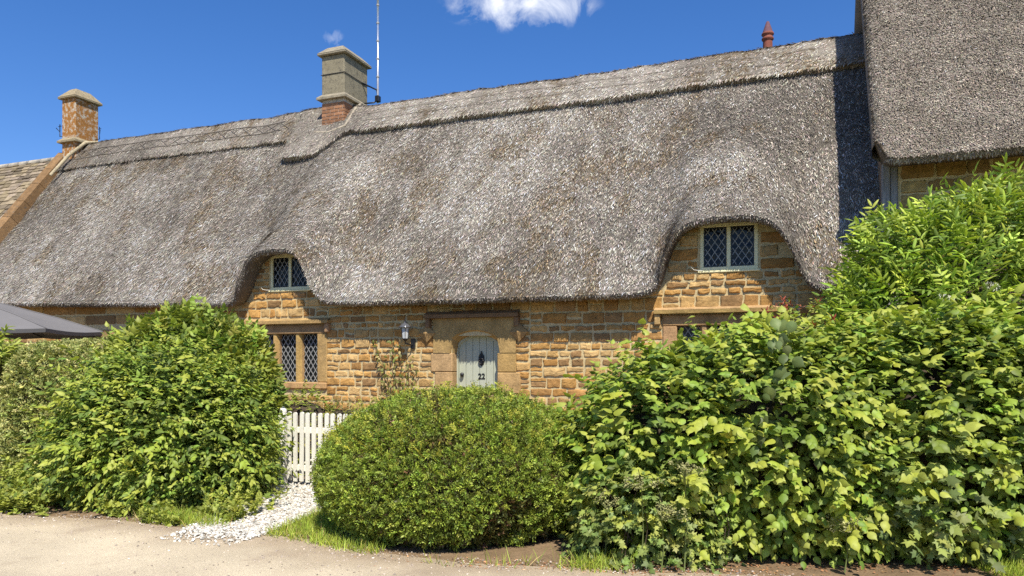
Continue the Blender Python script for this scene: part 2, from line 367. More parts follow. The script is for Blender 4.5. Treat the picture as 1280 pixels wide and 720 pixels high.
# door surround: jamb blocks, arched lintel, label mould with lozenge stops
ds = MB()
z = 0.0
for k, h in enumerate((.34, .36, .33, .36, .33)):
    for s in (-1, 1):
        inner = DOOR[0] if s < 0 else DOOR[1]; ext = (.42, .34)[(k + (s > 0)) % 2]
        a, b_ = (inner - ext, inner) if s < 0 else (inner, inner + ext)
        ds.box(a, b_, -.035, .24, z + .004, z + h - .004, dcol(), .012)
    z += h
zs = z                                   # springing height of the arch
NA = 20
def arch(u):      # depressed arch
    q = np.clip((u - DOOR[0]) / (DOOR[1] - DOOR[0]) * 2 - 1, -1, 1); return zs + .135 + .19 * (.55 * np.sqrt(np.maximum(0, 1 - q * q)) + .45 * (1 - q * q))
uu = np.linspace(DOOR[0], DOOR[1], NA + 1)
zs_l = arch(uu)
c = dcol() * .95
ou = np.concatenate([[-.80], uu, [.76]]); ow = DOOR[0] - .05 + (uu - DOOR[0]) * (DOOR[1] - DOOR[0] + .10) / (DOOR[1] - DOOR[0])
zw = zs_l + .07
top = 2.325
front_u = np.concatenate([[-.80], ow, [.76]]); front_z = np.concatenate([[zs + .003], zw, [zs + .003]]); front_z[1] = front_z[-2] = zs + .003
V = [(u, -.04, zz) for u, zz in zip(front_u, front_z)] + [(u, -.04, top) for u in front_u]
n_ = len(front_u)
ds.add(V, [(i, i + 1, i + 1 + n_, i + n_) for i in range(n_ - 1)], c)
V = [(u, -.04, zz) for u, zz in zip(front_u[1:-1], front_z[1:-1])] + [(u, .10, zz) for u, zz in zip(uu, np.where((uu > DOOR[0] + .001) & (uu < DOOR[1] - .001), zs_l, zs))] + [(u, .24, zz) for u, zz in zip(uu, np.where((uu > DOOR[0] + .001) & (uu < DOOR[1] - .001), zs_l, zs))]
n_ -= 2
ds.add(V, [(i + n_, i + 1 + n_, i + 1, i) for i in range(n_ - 1)] + [(i + 2 * n_, i + 1 + 2 * n_, i + 1 + n_, i + n_) for i in range(n_ - 1)], c * 1.05)
for a in (-.80, .76): ds.add([(a, -.04, zs + .003), (a, -.04, top), (a, .05, top), (a, .05, zs + .003)], [(0, 1, 2, 3) if a > 0 else (3, 2, 1, 0)], c)
door_sur = ds.build('door_surround', M['dressed'], cottage)
hm = MB(); c = np.array((.22, .13, .065))
hm.prism([(-.93, 2.33), (.83, 2.33), (.83, 2.395), (-.93, 2.395)], -.13, .03, c)
hm.add([(-.93, -.13, 2.397), (.83, -.13, 2.397), (.83, .02, 2.47), (-.93, .02, 2.47)], [(0, 1, 2, 3)], c)
hm.box(-.93, -.845, -.10, .02, 2.17, 2.328, c, .01); hm.box(.745, .83, -.10, .02, 2.17, 2.328, c, .01)
for cu in (-.92, .82):                   # lozenge stops
    cz = 2.07; r = .165
    V = [(cu, -.06, cz - r), (cu + r, -.06, cz), (cu, -.06, cz + r), (cu - r, -.06, cz), (cu, -.13, cz), (cu, .01, cz - r), (cu + r, .01, cz), (cu, .01, cz + r), (cu - r, .01, cz)]
    hm.add(V, [(0, 1, 4), (1, 2, 4), (2, 3, 4), (3, 0, 4)], DC * .8)
    hm.add(np.array(V)[[0, 1, 2, 3, 5, 6, 7, 8]], [(4, 5, 1, 0), (5, 6, 2, 1), (6, 7, 3, 2), (7, 4, 0, 3)], DC * .8)
hm.build('hood_mould', M['dressed'], door_sur)

# front door
dm = MB(); npl = 6; pw = (DOOR[1] - DOOR[0] - .06) / npl
fr = MB()
V = []; F = []
for u, zz in zip(uu, np.where((uu > DOOR[0] + .001) & (uu < DOOR[1] - .001), zs_l, zs + .135)):
    q = (u - (DOOR[0] + DOOR[1]) / 2) * .935 + (DOOR[0] + DOOR[1]) / 2
    V += [(u, .15, zz), (q, .15, zz - .035), (u, .23, zz), (q, .23, zz - .035)]
for i in range(NA): a = 4 * i; F += [(a + 1, a + 5, a + 4, a), (a + 3, a + 7, a + 5, a + 1)]
fr.add(V, F)
fr.box(DOOR[0] + .001, DOOR[0] + .03, .15, .23, .02, zs + .12); fr.box(DOOR[1] - .03, DOOR[1] - .001, .15, .23, .02, zs + .12)
for k in range(npl):
    a = DOOR[0] + .03 + k * pw; b_ = a + pw
    xs = np.linspace(a + .004, b_ - .004, 5)
    dm.prism([(a + .004, .03)] + [(b_ - .004, .03)] + [(x, arch(x) - .03) for x in xs[::-1]], .19, .225)
dm.prism([(DOOR[0] + .02, .03), (DOOR[1] - .02, .03)] + [(x, arch(x) - .02) for x in np.linspace(DOOR[1] - .02, DOOR[0] + .02, 12)], .215, .26)
door = dm.build('door', M['door_paint'], cottage)
fr.build('door_frame', M['door_paint'], door)
kn = MB(); ku, kz = .035, 1.61
kn.prism([(ku + .055 * math.sin(t) * (1 if abs(math.cos(t)) < .8 else .6), kz + .115 * math.cos(t)) for t in np.linspace(0, 2 * PI, 17)[:-1]], .17, .189)
kn.tube([(ku + .042 * math.cos(t), .158, kz - .03 + .05 * math.sin(t)) for t in np.linspace(0, 2 * PI, 17)], .011)
kn.lathe([(0, kz + .10), (.012, kz + .11), (.014, kz + .135), (0, kz + .15)], ku, .175)
kn.build('door_knocker', M['iron'], door)
kb = MB(); kb.lathe([(0, 1.30), (.03, 1.31), (.036, 1.34), (.03, 1.37), (0, 1.38)], DOOR[0] + .10, .155); kb.tube([(DOOR[0] + .10, .19, 1.34), (DOOR[0] + .10, .15, 1.34)], .014)
kb.build('door_knob', M['iron'], door)
fc = bpy.data.curves.new('house_number', 'FONT'); fc.body = '22'; fc.size = .135; fc.extrude = .004; fc.offset = .003; fc.align_x = 'CENTER'
tmp = bpy.data.objects.new('tmp', fc); col.objects.link(tmp); bpy.context.view_layer.update()
nm = bpy.data.meshes.new_from_object(tmp.evaluated_get(bpy.context.evaluated_depsgraph_get())); bpy.data.objects.remove(tmp)
nm.materials.clear(); nm.materials.append(M['iron'])
no = link(bpy.data.objects.new('house_number', nm), door); no.location = (.035, .184, 1.27); no.rotation_euler = (PI / 2, 0, 0)
st = MB(); st.box(DOOR[0] - .1, DOOR[1] + .1, -.28, .2, -.05, .06, DC * .8, .02); st.build('doorstep', M['dressed'], cottage)

# leaded lights
def lattice(mb, u0, u1, z0, z1, y, a=.105, b_=.155, wdt=.012):
    W, H = u1 - u0, z1 - z0
    for sgn in (1, -1):
        k = -int(H / b_) - 2
        while k * a < W + H / b_ * a + a:
            # line u = u0 + k a + sgn * (z - z0) * a / b
            zz = np.array([z0, z1]); us = (u0 + k * a + (zz - z0) * a / b_ if sgn > 0 else u0 + k * a + (z1 - zz) * a / b_) + rng.normal(0, .004, 2)
            (p0, q0), (p1, q1) = (us[0], z0), (us[1], z1)
            d = p1 - p0
            t0, t1 = 0., 1.
            if abs(d) > 1e-9:
                ta, tb = sorted(((u0 - p0) / d, (u1 - p0) / d)); t0, t1 = max(t0, ta), min(t1, tb)
            if t1 - t0 > .02:
                P = np.array([(p0 + d * t0, y, q0 + (q1 - q0) * t0), (p0 + d * t1, y, q0 + (q1 - q0) * t1)])
                tt = norm(P[1] - P[0]); nn = np.array((-tt[2], 0, tt[0])) * wdt / 2; f = np.array((0, -.005 - .002 * (sgn > 0), 0))
                mb.add([P[0] - nn + f, P[1] - nn + f, P[1] + nn + f, P[0] + nn + f, P[0] - nn, P[1] - nn, P[1] + nn, P[0] + nn], [(0, 1, 2, 3), (3, 2, 6, 7), (1, 0, 4, 5)])
            k += 1
def glass(parent, u0, u1, z0, z1, y, tilt=0., lead=.012):
    g = MB(); g.add([(u0, y, z0), (u1, y + tilt, z0), (u1, y + tilt, z1), (u0, y, z1)], [(0, 1, 2, 3)]); p = g.build('pane', M['glass'], parent)
    l = MB(); lattice(l, u0, u1, z0, z1, y - .004 + min(tilt, 0), wdt=lead); l.build('lead_lattice', M['lead'], parent)
def stone_window(win, nl, name='stone_window', hood=True, wd=.2):
    u0, u1, z0, z1 = win; f = MB(); mu = .13
    lw = (u1 - u0 - .12 - mu * (nl - 1)) / nl
    f.box(u0 - .16, u1 + .16, -.06, .2, z0 - .13, z0 - .002, dcol(), .02)      # sill
    f.box(u0 - .16, u1 + .16, -.03, .2, z1 + .002, z1 + .17, dcol() * .9, .012)     # head
    for a, b_ in ((u0 - .16, u0 + .06), (u1 - .06, u1 + .16)): f.box(a, b_, -.028, .2, z0, z1, dcol(), .015)
    u = u0 + .06; spans = []
    for k in range(nl):
        spans.append((u, u + lw)); u += lw
        if k < nl - 1:
            f.prism([(u, z0), (u + mu, z0), (u + mu, z1), (u, z1)], .06, .2, dcol()); 
            f.add([(u, .06, z0), (u + .035, -.005, z0), (u + mu - .035, -.005, z0), (u + mu, .06, z0), (u, .06, z1), (u + .035, -.005, z1), (u + mu - .035, -.005, z1), (u + mu, .06, z1)],
                  [(0, 1, 5, 4), (1, 2, 6, 5), (2, 3, 7, 6)], dcol())
        u += mu
    o = f.build(name, M['dressed'], cottage)
    for a, b_ in spans: glass(o, a, b_, z0, z1, .13, rng.uniform(-.012, .012), .014)
    if hood:
        h = MB(); a, b_ = u0 - .28, u1 + .24
        h.prism([(a, z1 + .19), (b_, z1 + .19), (b_, z1 + .245), (a, z1 + .245)], -.13, .02, dcol() * .9)
        h.add([(a, -.13, z1 + .247), (b_, -.13, z1 + .247), (b_, .01, z1 + .30), (a, .01, z1 + .30)], [(0, 1, 2, 3)], dcol())
        h.box(a, a + .09, -.10, .02, z1 + .02, z1 + .188, dcol(), .012); h.box(b_ - .09, b_, -.10, .02, z1 + .02, z1 + .188, dcol(), .012)
        h.build('hood_mould', M['dressed'], o)
stone_window(WIN_A, 3); stone_window(WIN_B, 3); stone_window(WIN_C, 3, hood=False)
def casement(win, cream=True):
    u0, u1, z0, z1 = win; f = MB(); t = .055; um = (u0 + u1) / 2
    f.box(u0, u1, -.005, .09, z0, z0 + t, bev=.006); f.box(u0, u1, -.005, .09, z1 - t, z1, bev=.006)
    f.box(u0, u0 + t, -.003, .09, z0 + t, z1 - t, bev=.006); f.box(u1 - t, u1, -.003, .09, z0 + t, z1 - t, bev=.006); f.box(um - .03, um + .03, -.004, .09, z0 + t, z1 - t, bev=.006)
    f.box(u0 - .03, u1 + .03, -.035, .06, z0 - .035, z0 - .002, bev=.008)
    o = f.build('casement_window', M['paint'], cottage)
    for a, b_, tl in ((u0 + t, um - .03, -.004), (um + .03, u1 - t, .010)):
        s = MB(); e = .022
        s.box(a, b_, .025, .05, z0 + t, z0 + t + e); s.box(a, b_, .025, .05, z1 - t - e, z1 - t); s.box(a, a + e, .026, .05, z0 + t + e, z1 - t - e); s.box(b_ - e, b_, .026, .05, z0 + t + e, z1 - t - e)
        s.build('sash', M['iron'], o)
        glass(o, a + e, b_ - e, z0 + t + e, z1 - t - e, .042, tl, .012)
    s = MB(); s.tube([(u0 + .05, -.04, z0 - .0), (u0 - .02, -.10, z0 + .0), (u0 - .08, -.12, z0 + .01), (u0 - .12, -.13, z0 + .05)], .005); s.build('window_stay', M['gate_paint'], o)
casement(DW_A); casement(DW_B)
for (a, b_, z0) in ((DW_A[0] - .3, DW_A[1] + .2, DW_A[3] + .003), (DW_B[0] - .05, DW_B[1] + .05, DW_B[3] + .003)):
    lint = MB(); lint.box(a, b_, -.02, .1, z0, z0 + .05, bev=.008); lint.build('window_lintel', M['paint'], cottage)

# ------------------------------------------------------------------ thatch
def thatch_col(P, dark=0.):
    """straw colour by place: weathered grey with pale streaks and brown mossy patches"""
    a = fbm(P * [.55, .55, .4], 3); b_ = fbm(P * [4.2, 1.3, .9] + 31, 3); c = fbm(P * [.9, .9, .7] + 77, 2)
    pale = np.array((.50, .455, .395)); mid = np.array((.335, .30, .258)); dk = np.array((.22, .197, .168)); br = np.array((.20, .145, .08))
    t = sstep(.38, .66, .55 * a + .45 * b_)[:, None]
    o = mid * (1 - t) + pale * t
    t2 = sstep(.52, .66, 1 - (.5 * a + .5 * c))[:, None] * .7; o = o * (1 - t2) + dk * t2
    t3 = (sstep(.46, .74, fbm(P * [2.4, 2.4, 1.2] + 9, 3)) * sstep(.40, .62, fbm(P * [.5, .5, .4] + 3, 2)))[:, None]; t3 = np.where(rng.random((len(P), 1)) < t3 * .5, .85, t3 * .15)
    return (o * (1 - t3) + br * t3) * [1.0, .968, .90]
def straws(mb, P, D, N, wd, ln, lift, cf, spread=.35, cvar=.45):
    k = len(P); S = np.cross(D, N)
    d = norm(D + S * rng.normal(0, spread, (k, 1)) + N * rng.normal(lift, lift * .8 + .02, (k, 1)))
    L = (ln * rng.uniform(.5, 1.4, k))[:, None]; W = (wd * rng.uniform(.6, 1.4, k))[:, None]
    s = norm(np.cross(d, N)) * W / 2; b_ = P - N * .008
    tip = b_ + d * L
    V = np.stack([b_ - s, b_ + s, tip + s * .5, tip - s * .5], 1).reshape(-1, 3)
    c = cf * np.exp(rng.normal(0, cvar, (k, 1))) * (1 + rng.normal(0, .05, (k, 3)))
    mb.add(V, np.arange(4 * k).reshape(k, 4), np.repeat(np.clip(c, .01, .72), 4, 0), False)
RIDGE_N, RIDGE_Z = -2.75, 7.28
SL = (RIDGE_Z - 2.62) / (.45 - RIDGE_N)
edge_pts = EDGE
seg = np.concatenate([[0], np.cumsum(np.linalg.norm(np.diff(edge_pts, axis=0), axis=1))])
sa = np.arange(0, seg[-1], .045); EU = np.interp(sa, seg, edge_pts[:, 0]); EZ = np.interp(sa, seg, edge_pts[:, 1])
ker = np.exp(-np.linspace(-2, 2, 7) ** 2 / 2); ker /= ker.sum()
pad = lambda a: np.convolve(np.pad(a, 3, mode='edge'), ker, 'valid')
EU, EZ = pad(EU), pad(EZ); EZ = EZ + .02 * (fbm(np.stack([EU * 2.3, EU * 0, EU * 0], 1), 3) - .5)
NC = len(EU); NT = 72
nmain = lambda zz: .45 - (zz - 2.62) / SL
t = np.linspace(0, 1, NT)
z0c = EZ + .10
RZ = lambda u: RIDGE_Z + .03 - .17 * sstep(-4.6, -3.6, u)
Zg = z0c[:, None] + (RZ(EU)[:, None] - z0c[:, None]) * t[None]
bul0 = np.maximum(0, .45 - nmain(z0c)) * np.where(EZ > 2.9, 1, sstep(2.6, 2.9, EZ))
Bg = bul0[:, None] * (1 - t[None]) ** 1.7
cell = np.gradient(EU); Ug = np.repeat(EU[:, None], NT, 1)
for j in range(1, NT):                      # the dormers' swell spreads sideways up the slope
    sg = .05 + .42 * float(sstep(0, .25, t[j])) ; K = np.exp(-((EU[:, None] - EU[None]) / sg) ** 2 / 2) * np.maximum(cell[None], 1e-4); K /= K.sum(1, keepdims=True)
    Bg[:, j] = K @ Bg[:, j]
NNg = nmain(Zg) + Bg
Pn = np.stack([Ug, NNg, Zg], -1).reshape(-1, 3)
NNg = NNg + ((fbm(Pn * [.8, .8, .8], 3) - .5) * .16 + (fbm(Pn * [4, 4, 3], 2) - .5) * .05).reshape(NC, NT) * sstep(0, .06, t)[None]
R = np.stack([Ug, -NNg, Zg], -1)            # the weather face, x = u, y = -n
EN = NNg[:, 0]
prof = [(-.12, .20), (-.02, .055), (EN - .14, .012), (EN - .07, 0.), (EN - .02, .025), (EN + .005, .06)]
low = np.stack([np.stack([EU, -np.broadcast_to(a, EU.shape), EZ + b_], -1) for a, b_ in prof], 1)
G = np.concatenate([low, R], 1)
roof = MB()
cg = thatch_col(G.reshape(-1, 3)) * .4
roof.grid(G, cg, True)
# rear slope and ends
back = np.stack([np.stack([EU, -nmain(RZ(EU)), RZ(EU)], -1), np.stack([EU, np.full(NC, 6.0), np.full(NC, 2.6)], -1)], 1)
roof.grid(back, (.2, .17, .14), True)
def surf_sample(G, k, wts=None):
    """random points on a grid surface: position, down-slope direction, normal"""
    A = G[1:, :-1] - G[:-1, :-1]; B = G[:-1, 1:] - G[:-1, :-1]
    ar = np.linalg.norm(np.cross(A, B), axis=-1)
    if wts is not None: ar = ar * wts
    idx = rng.choice(ar.size, k, p=ar.ravel() / ar.sum()); i, j = np.unravel_index(idx, ar.shape)
    a, b_ = rng.random((k, 1)), rng.random((k, 1))
    P = G[i, j] * (1 - a) * (1 - b_) + G[i + 1, j] * a * (1 - b_) + G[i, j + 1] * (1 - a) * b_ + G[i + 1, j + 1] * a * b_
    D = -norm(G[i, j + 1] - G[i, j]); N = norm(np.cross(A[i, j], B[i, j]))
    return P, D, N
P, D, N = surf_sample(R, 300000)
low_ = np.clip((P[:, 2] - np.interp(P[:, 0], EU, EZ) - .10) / .12, .6, 1)
straws(roof, P, D, N, .0125, .10 * low_, .15, thatch_col(P) * .90, spread=.34, cvar=.58)
P, D, N = surf_sample(G[:, 1:9], 60000)
straws(roof, P, -N * .1 + D, N, .012, .04, .16, thatch_col(P) * .9, spread=.5, cvar=.4)
thatch = roof.build('thatch_roof', M['thatch'], cottage)

# ridge cap, block-cut along its lower edge, with the apron round the chimney
cu_ = np.arange(-13.15, 6.35, .05)
def cap_len(u):
    L = np.full_like(u, .80)
    ap = (u > -5.62) & (u <= -4.75); L = np.where(ap, 1.50 - .10 * np.clip((-5.45 - u) / .17, 0, 1) ** 2, L)
    r = (u > -4.75) & (u < -3.9); q = (u + 4.75) / .85; L = np.where(r, .65 + .85 * (.5 + .5 * np.cos(q * PI)), L); L = np.where(u >= -3.9, .65, L)
    return L + .03 * (fbm(np.stack([u * 2, u * 0, u * 0], 1), 3) - .5)
CL = cap_len(cu_); th = np.where(cu_ < -5.62, .10, .135) + .02 * (fbm(np.stack([cu_ * 1.5, cu_ * 0 + 5, cu_ * 0], 1), 2) - .5)
sl_d = norm(np.array([0, -1.0, -SL])); sl_n = norm(np.array([0, -SL, 1.0]))      # down the slope (front), out of the slope
rows = []
ridge_p = np.stack([cu_, -nmain(RZ(cu_)), RZ(cu_)], -1)
ridge_p[:, 2] += .035 * (fbm(np.stack([cu_ * .7, cu_ * 0 + 40, cu_ * 0], 1), 3) - .5) * 2
back_d = np.array([0, .55, -.83]); back_n = np.array([0, .83, .55])
rows.append(ridge_p + back_d * .8 + back_n * -.05); rows.append(ridge_p + back_d * .8 + back_n * .1)
rows.append(ridge_p + back_d * .25 + back_n * .11)
rows.append(ridge_p + np.array([0, .06, 0]) + np.array([0, 0, 1.]) * (th[:, None] + .035))
rows.append(ridge_p + np.array([0, -.06, 0]) + np.array([0, 0, 1.]) * (th[:, None] + .03))
nr = 14
for k in range(nr):
    q = .14 + (1 - .14) * k / (nr - 1)
    rows.append(ridge_p + sl_d * (CL[:, None] * q) + sl_n * (th[:, None] + .03 * math.sin(q * 3)))
rows.append(ridge_p + sl_d * (CL[:, None] + .02) + sl_n * (th[:, None] * .55)); rows.append(ridge_p + sl_d * (CL[:, None] + .0) + sl_n * (-.07))
Gc = np.stack(rows[::-1], 1)
Pn = Gc.reshape(-1, 3); Gc = Gc + ((fbm(Pn * 3.0, 2) - .5) * .05).reshape(Gc.shape[:2])[..., None] * sl_n
cap = MB(); cap.grid(Gc, thatch_col(Pn + 60) * .5, True)
a = Gc[0]; 
for e, fl in ((Gc[0], 1), (Gc[-1], 0)):
    m_ = len(e); V = e; cap.L.append(np.arange(m_)[::-1 if fl else 1] + cap.n); cap.N.append(np.array([m_])); cap.S.append(np.array([False]))
    cap.V.append(V); cap.C.append(np.tile((.2, .17, .14), (m_, 1))); cap.n += m_
P, D, N = surf_sample(Gc[:, 1:-4], 62000)
tw = np.where(P[:, 0:1] > -4.2, 1, .2)       # newer cap to the right has straw lying askew over the top
D2 = norm(D + np.array([-.75, 0, 0]) * tw * rng.uniform(.2, 1, (len(P), 1)))
straws(cap, P, D2, N, .014, .10, .07, thatch_col(P + 60) * np.where(P[:, 0:1] > -4.2, .98, .86), spread=.3, cvar=.4)
P, D, N = surf_sample(Gc[:, -8:-3], 14000); 
straws(cap, P, norm(D + [-.9, 0, 0]), N, .016, .09, .03, thatch_col(P + 60) * 1.1, spread=.3, cvar=.35)
ridge = cap.build('ridge_cap', M['thatch'], thatch)
# hazel liggers: two runners and a row of crosses
lg = MB()
def cap_pt(u, q):
    i = np.interp(u, cu_, np.arange(len(cu_))); i0 = int(min(i, len(cu_) - 2)); f = i - i0
    g = Gc[i0] * (1 - f) + Gc[i0 + 1] * f        # rows run from the lower edge up
    j = 2 + (1 - q) * (nr - 1); j0 = int(min(max(j, 0), g.shape[0] - 2)); ff = j - j0
    return g[j0] * (1 - ff) + g[j0 + 1] * ff + sl_n * .016
for q in (.18, .62):
    lg.tube([cap_pt(u, q) for u in np.arange(-12.9, -5.7, .3)], .009, k=4); lg.tube([cap_pt(u, q + .03 * math.sin(u * 3)) for u in np.arange(-3.7, 5.6, .25)], .0045, k=4)
for k in range(19):
    u = -12.8 + k * .37
    lg.tube([cap_pt(u, .2), cap_pt(u + .18, .4), cap_pt(u + .37, .6)], .007, k=4); lg.tube([cap_pt(u + .37, .2), cap_pt(u + .18, .4), cap_pt(u, .6)], .007, k=4)
lg.build('ligger', surf_mat('hazel_rod', .2, 20, .9, .2, 40, color=(.20, .175, .145), fine=50, finev=.2, spec=.1), ridge)

# ------------------------------------------------------------------ chimneys
def chimney(u0, u1, n0, n1, zb, zt, zstr, mat, name, cbody, ccap, cbase=None, mbase=None, parent=None, capmat='render', hip=.17):
    y0, y1 = -n0, -n1; s = MB(); zl = zstr if cbase is not None else zb
    s.box(u0, u1, y0, y1, zl, zt, cbody, .015)
    o = s.build(name, mat, parent)
    c = MB(); e = .075; b0 = zt + .004
    c.box(u0 - e, u1 + e, y0 - e, y1 + e, b0, b0 + .045, ccap, .012)
    tz = b0 + .047; ti = b0 + .045 + hip; i_ = hip * .55
    V = [(u0 - e, y0 - e, tz), (u1 + e, y0 - e, tz), (u1 + e, y1 + e, tz), (u0 - e, y1 + e, tz), (u0 + i_, y0 + i_, ti), (u1 - i_, y0 + i_, ti), (u1 - i_, y1 - i_, ti), (u0 + i_, y1 - i_, ti)]
    c.add(V, [(0, 1, 5, 4), (1, 2, 6, 5), (2, 3, 7, 6), (3, 0, 4, 7), (4, 5, 6, 7)], ccap)
    c.build('chimney_cap', M[capmat], o)
    g = MB(); q = .085
    V = [(u0 - q, y0 - q, zstr - .05), (u1 + q, y0 - q, zstr - .05), (u1 + q, y1 + q, zstr - .05), (u0 - q, y1 + q, zstr - .05)]
    V += [(x, y, zstr) for x, y, _ in V[:4]] + [(u0 - .002, y0 - .002, zstr + .075), (u1 + .002, y0 - .002, zstr + .075), (u1 + .002, y1 + .002, zstr + .075), (u0 - .002, y1 + .002, zstr + .075)]
    F = [(3, 2, 1, 0)] + [(i + a, (i + 1) % 4 + a, (i + 1) % 4 + a + 4, i + a + 4) for a in (0, 4) for i in range(4)]
    g.add(V, F, ccap); g.build('drip_course', M[capmat], o)
    if cbase is not None:
        b = MB(); hb = .075; z = zb; r = 0
        b.box(u0 + .012, u1 - .012, y0 + .012, y1 - .012, zb, zstr - .052, (.45, .40, .33))
        while z + hb < zstr - .05:
            for face in range(2):
                L0, L1 = (u0, u1) if face == 0 else (y0, y1); x = L0 - (.11 if r % 2 else 0)
                while x < L1 - .02:
                    a, d = max(x + .006, L0 + .002), min(x + .214, L1 - .002); cc = np.array(cbase) * rng.uniform(.75, 1.25)
                    if d - a > .02:
                        if face == 0: b.box(a, d, y0, y0 + .05, z + .006, z + hb - .006, cc, .004)
                        else: b.box(u1 - .05, u1 + .001, max(a, y0 + .053), d, z + .006, z + hb - .006, cc, .004)
                    x += .22
            z += hb; r += 1
        b.build('brick_base', mbase, o)
    return o
chim = chimney(-4.83, -4.23, -2.30, -3.25, 6.55, 8.44, 7.50, M['render'], 'chimney', (.25, .218, .145), (.29, .25, .175), (.31, .155, .08), M['brick'], cottage, capmat='copestone')
fl = MB()                                   # lead and mortar flashing where the stack meets the thatch
fl.tube([(-4.95, 2.20, 6.72), (-4.53, 2.16, 6.66), (-4.15, 2.22, 6.78), (-4.13, 2.6, 7.28), (-4.13, 2.85, 7.48)], [.03, .035, .04, .04, .03], (.36, .31, .23), 6)
fl.build('flashing', M['render'], chim)
sp = MB(); y0 = 2.288
sp.tube([(-4.842, 2.29, 8.02), (-4.22, 2.29, 8.02), (-4.218, 3.26, 8.02)], .009); sp.build('aerial_strap', M['iron'], chim)

aer = tag(empty('television_aerial', (-4.0, 3.25, 7.6)), 'tall thin metal aerial mast strapped to the grey rendered chimney', 'aerial')
def child_at(o, par): o.location = Vector(o.location) - par.location; return o
a_ = MB(); a_.tube([(-3.98, 3.3, 7.62), (-3.98, 3.3, 11.0)], .028, k=8); child_at(a_.build('mast', M['steel'], aer), aer)
for zz in np.arange(8.2, 10.9, .42):
    a_ = MB(); a_.lathe([(.03, zz), (.036, zz + .01), (.036, zz + .04), (.03, zz + .05)], -3.98, 3.3, k=8); child_at(a_.build('collar', M['lead'], aer), aer)
a_ = MB(); a_.tube([(-4.23, 3.0, 8.02), (-4.0, 3.28, 7.92), (-3.98, 3.3, 7.72)], .018); a_.tube([(-4.23, 3.05, 7.55), (-4.05, 3.25, 7.62), (-3.98, 3.3, 7.70)], .018); a_.box(-4.03, -3.93, 3.24, 3.36, 7.64, 7.78, bev=.01)
child_at(a_.build('bracket', M['iron'], aer), aer)

# red clay pot on the rear stack, seen over the ridge
rs = MB(); rs.box(4.35, 4.95, 3.55, 4.15, 5.5, 7.02, (.34, .15, .08), .01); rear = rs.build('rear_chimney', M['brick'], cottage)
po = MB(); po.lathe([(.0, 7.020), (.12, 7.020), (.105, 7.270), (.09, 7.910), (.09, 7.940), (.115, 7.960), (.115, 7.990), (.095, 8.010), (.095, 8.040), (.12, 8.060), (.115, 8.090), (.10, 8.095)], 4.63, 3.85, (.25, .085, .055)); pot = po.build('chimney_pot', M['clay'], rear)
po = MB(); po.lathe([(.105, 8.095), (.10, 8.110), (.045, 8.270), (.028, 8.320), (.0, 8.335)], 4.63, 3.85, (.15, .075, .085)); po.build('pot_cowl', M['clay'], pot)

# ------------------------------------------------------------------ the house to the right: higher thatch, standing a little forward
rh = tag(empty('tall_thatched_house', (6.3, 0, 0)), 'taller neighbouring house with a plain brown thatched roof at the right edge', 'house')
here = lambda o: child_at(o, rh)
HE_N, HE_Z, HS = .70, 4.23, 1.49
us = np.concatenate([[0, .005, .03, .07, .13, .22], np.arange(.35, 6.2, .12)]) + 6.17
tt = np.concatenate([[0, .006, .015, .03], np.linspace(.05, 1, 60)])
HR_Z = 9.0
UU, TT = np.meshgrid(us, tt, indexing='ij')
rnd = .12 * (1 - np.sqrt(np.clip(1 - (1 - np.clip((UU - 6.17) / .13, 0, 1)) ** 2, 0, 1)))         # rounded verge
zz = HE_Z + .06 + (HR_Z - HE_Z) * TT + .30 * np.exp(-((UU - 6.17) / .10) ** 2) * (1 - sstep(0, .06, TT))
nn = HE_N - (zz - HE_Z - .06) / HS - rnd
Pn = np.stack([UU, nn, zz], -1).reshape(-1, 3); nn = nn + ((fbm(Pn * .9, 3) - .5) * .10).reshape(UU.shape) * sstep(0, .05, TT)
RR = np.stack([UU, -nn, zz], -1)
lowr = [np.stack([us, np.full_like(us, -a), RR[:, 0, 2] + b_], -1) for a, b_ in ((-.15, .22), (0., .02), (HE_N - .14, -.05), (HE_N - .06, -.06))]
GR = np.concatenate([np.stack(lowr, 1), RR], 1)
def newcol(P):
    a = fbm(P * [.8, .8, .5] + 5, 3)[:, None]; b_ = fbm(P * [3, 3, 3] + 5, 2)[:, None]
    return np.array((.17, .14, .10)) + (np.array((.42, .36, .285)) - np.array((.17, .14, .10))) * np.clip(.55 * a + .6 * b_ - .05, 0, 1)
mb = MB(); mb.grid(GR, newcol(GR.reshape(-1, 3)) * .5, True)
verge = np.stack([np.stack([GR[0, 4:, 0] + d, GR[0, 4:, 1] + o_, GR[0, 4:, 2] - dz], -1) for d, o_, dz in ((0, 0, 0), (-.02, .08, .06), (0, .20, .14), (.12, .27, .19), (.4, .27, .19))], 0)
mb.grid(verge, newcol(verge.reshape(-1, 3)) * .7, True)
top = RR[:, -1]; rb = top.copy(); rb[:, 1] += 3.3; rb[:, 2] -= 4.9
mb.grid(np.stack([top, rb], 1), (.25, .2, .15), True)
P, D, N = surf_sample(GR[:, 3:], 230000, None); D = np.where(np.abs(D[:, 2:3]) > .2, D, [[0, -.56, -.83]])
straws(mb, P + N * .006, D, N, .012, .045, .3, newcol(P), spread=.6, cvar=.36)
here(mb.build('thatch_roof', M['thatch_new'], rh))
wm = MB(); RC = STONE_C * np.array([.72, .78, .72])
wm.box(6.502, 12.3, -.10, .4, -.2, 4.42, MORTAR); masonry(wm, 6.53, 12.2, 0.0, 4.35, [], y=-.10, lmin=.25, lmax=.5, hmin=.14, hmax=.22, cols=RC)
here(wm.build('wall', M['stone'], rh))
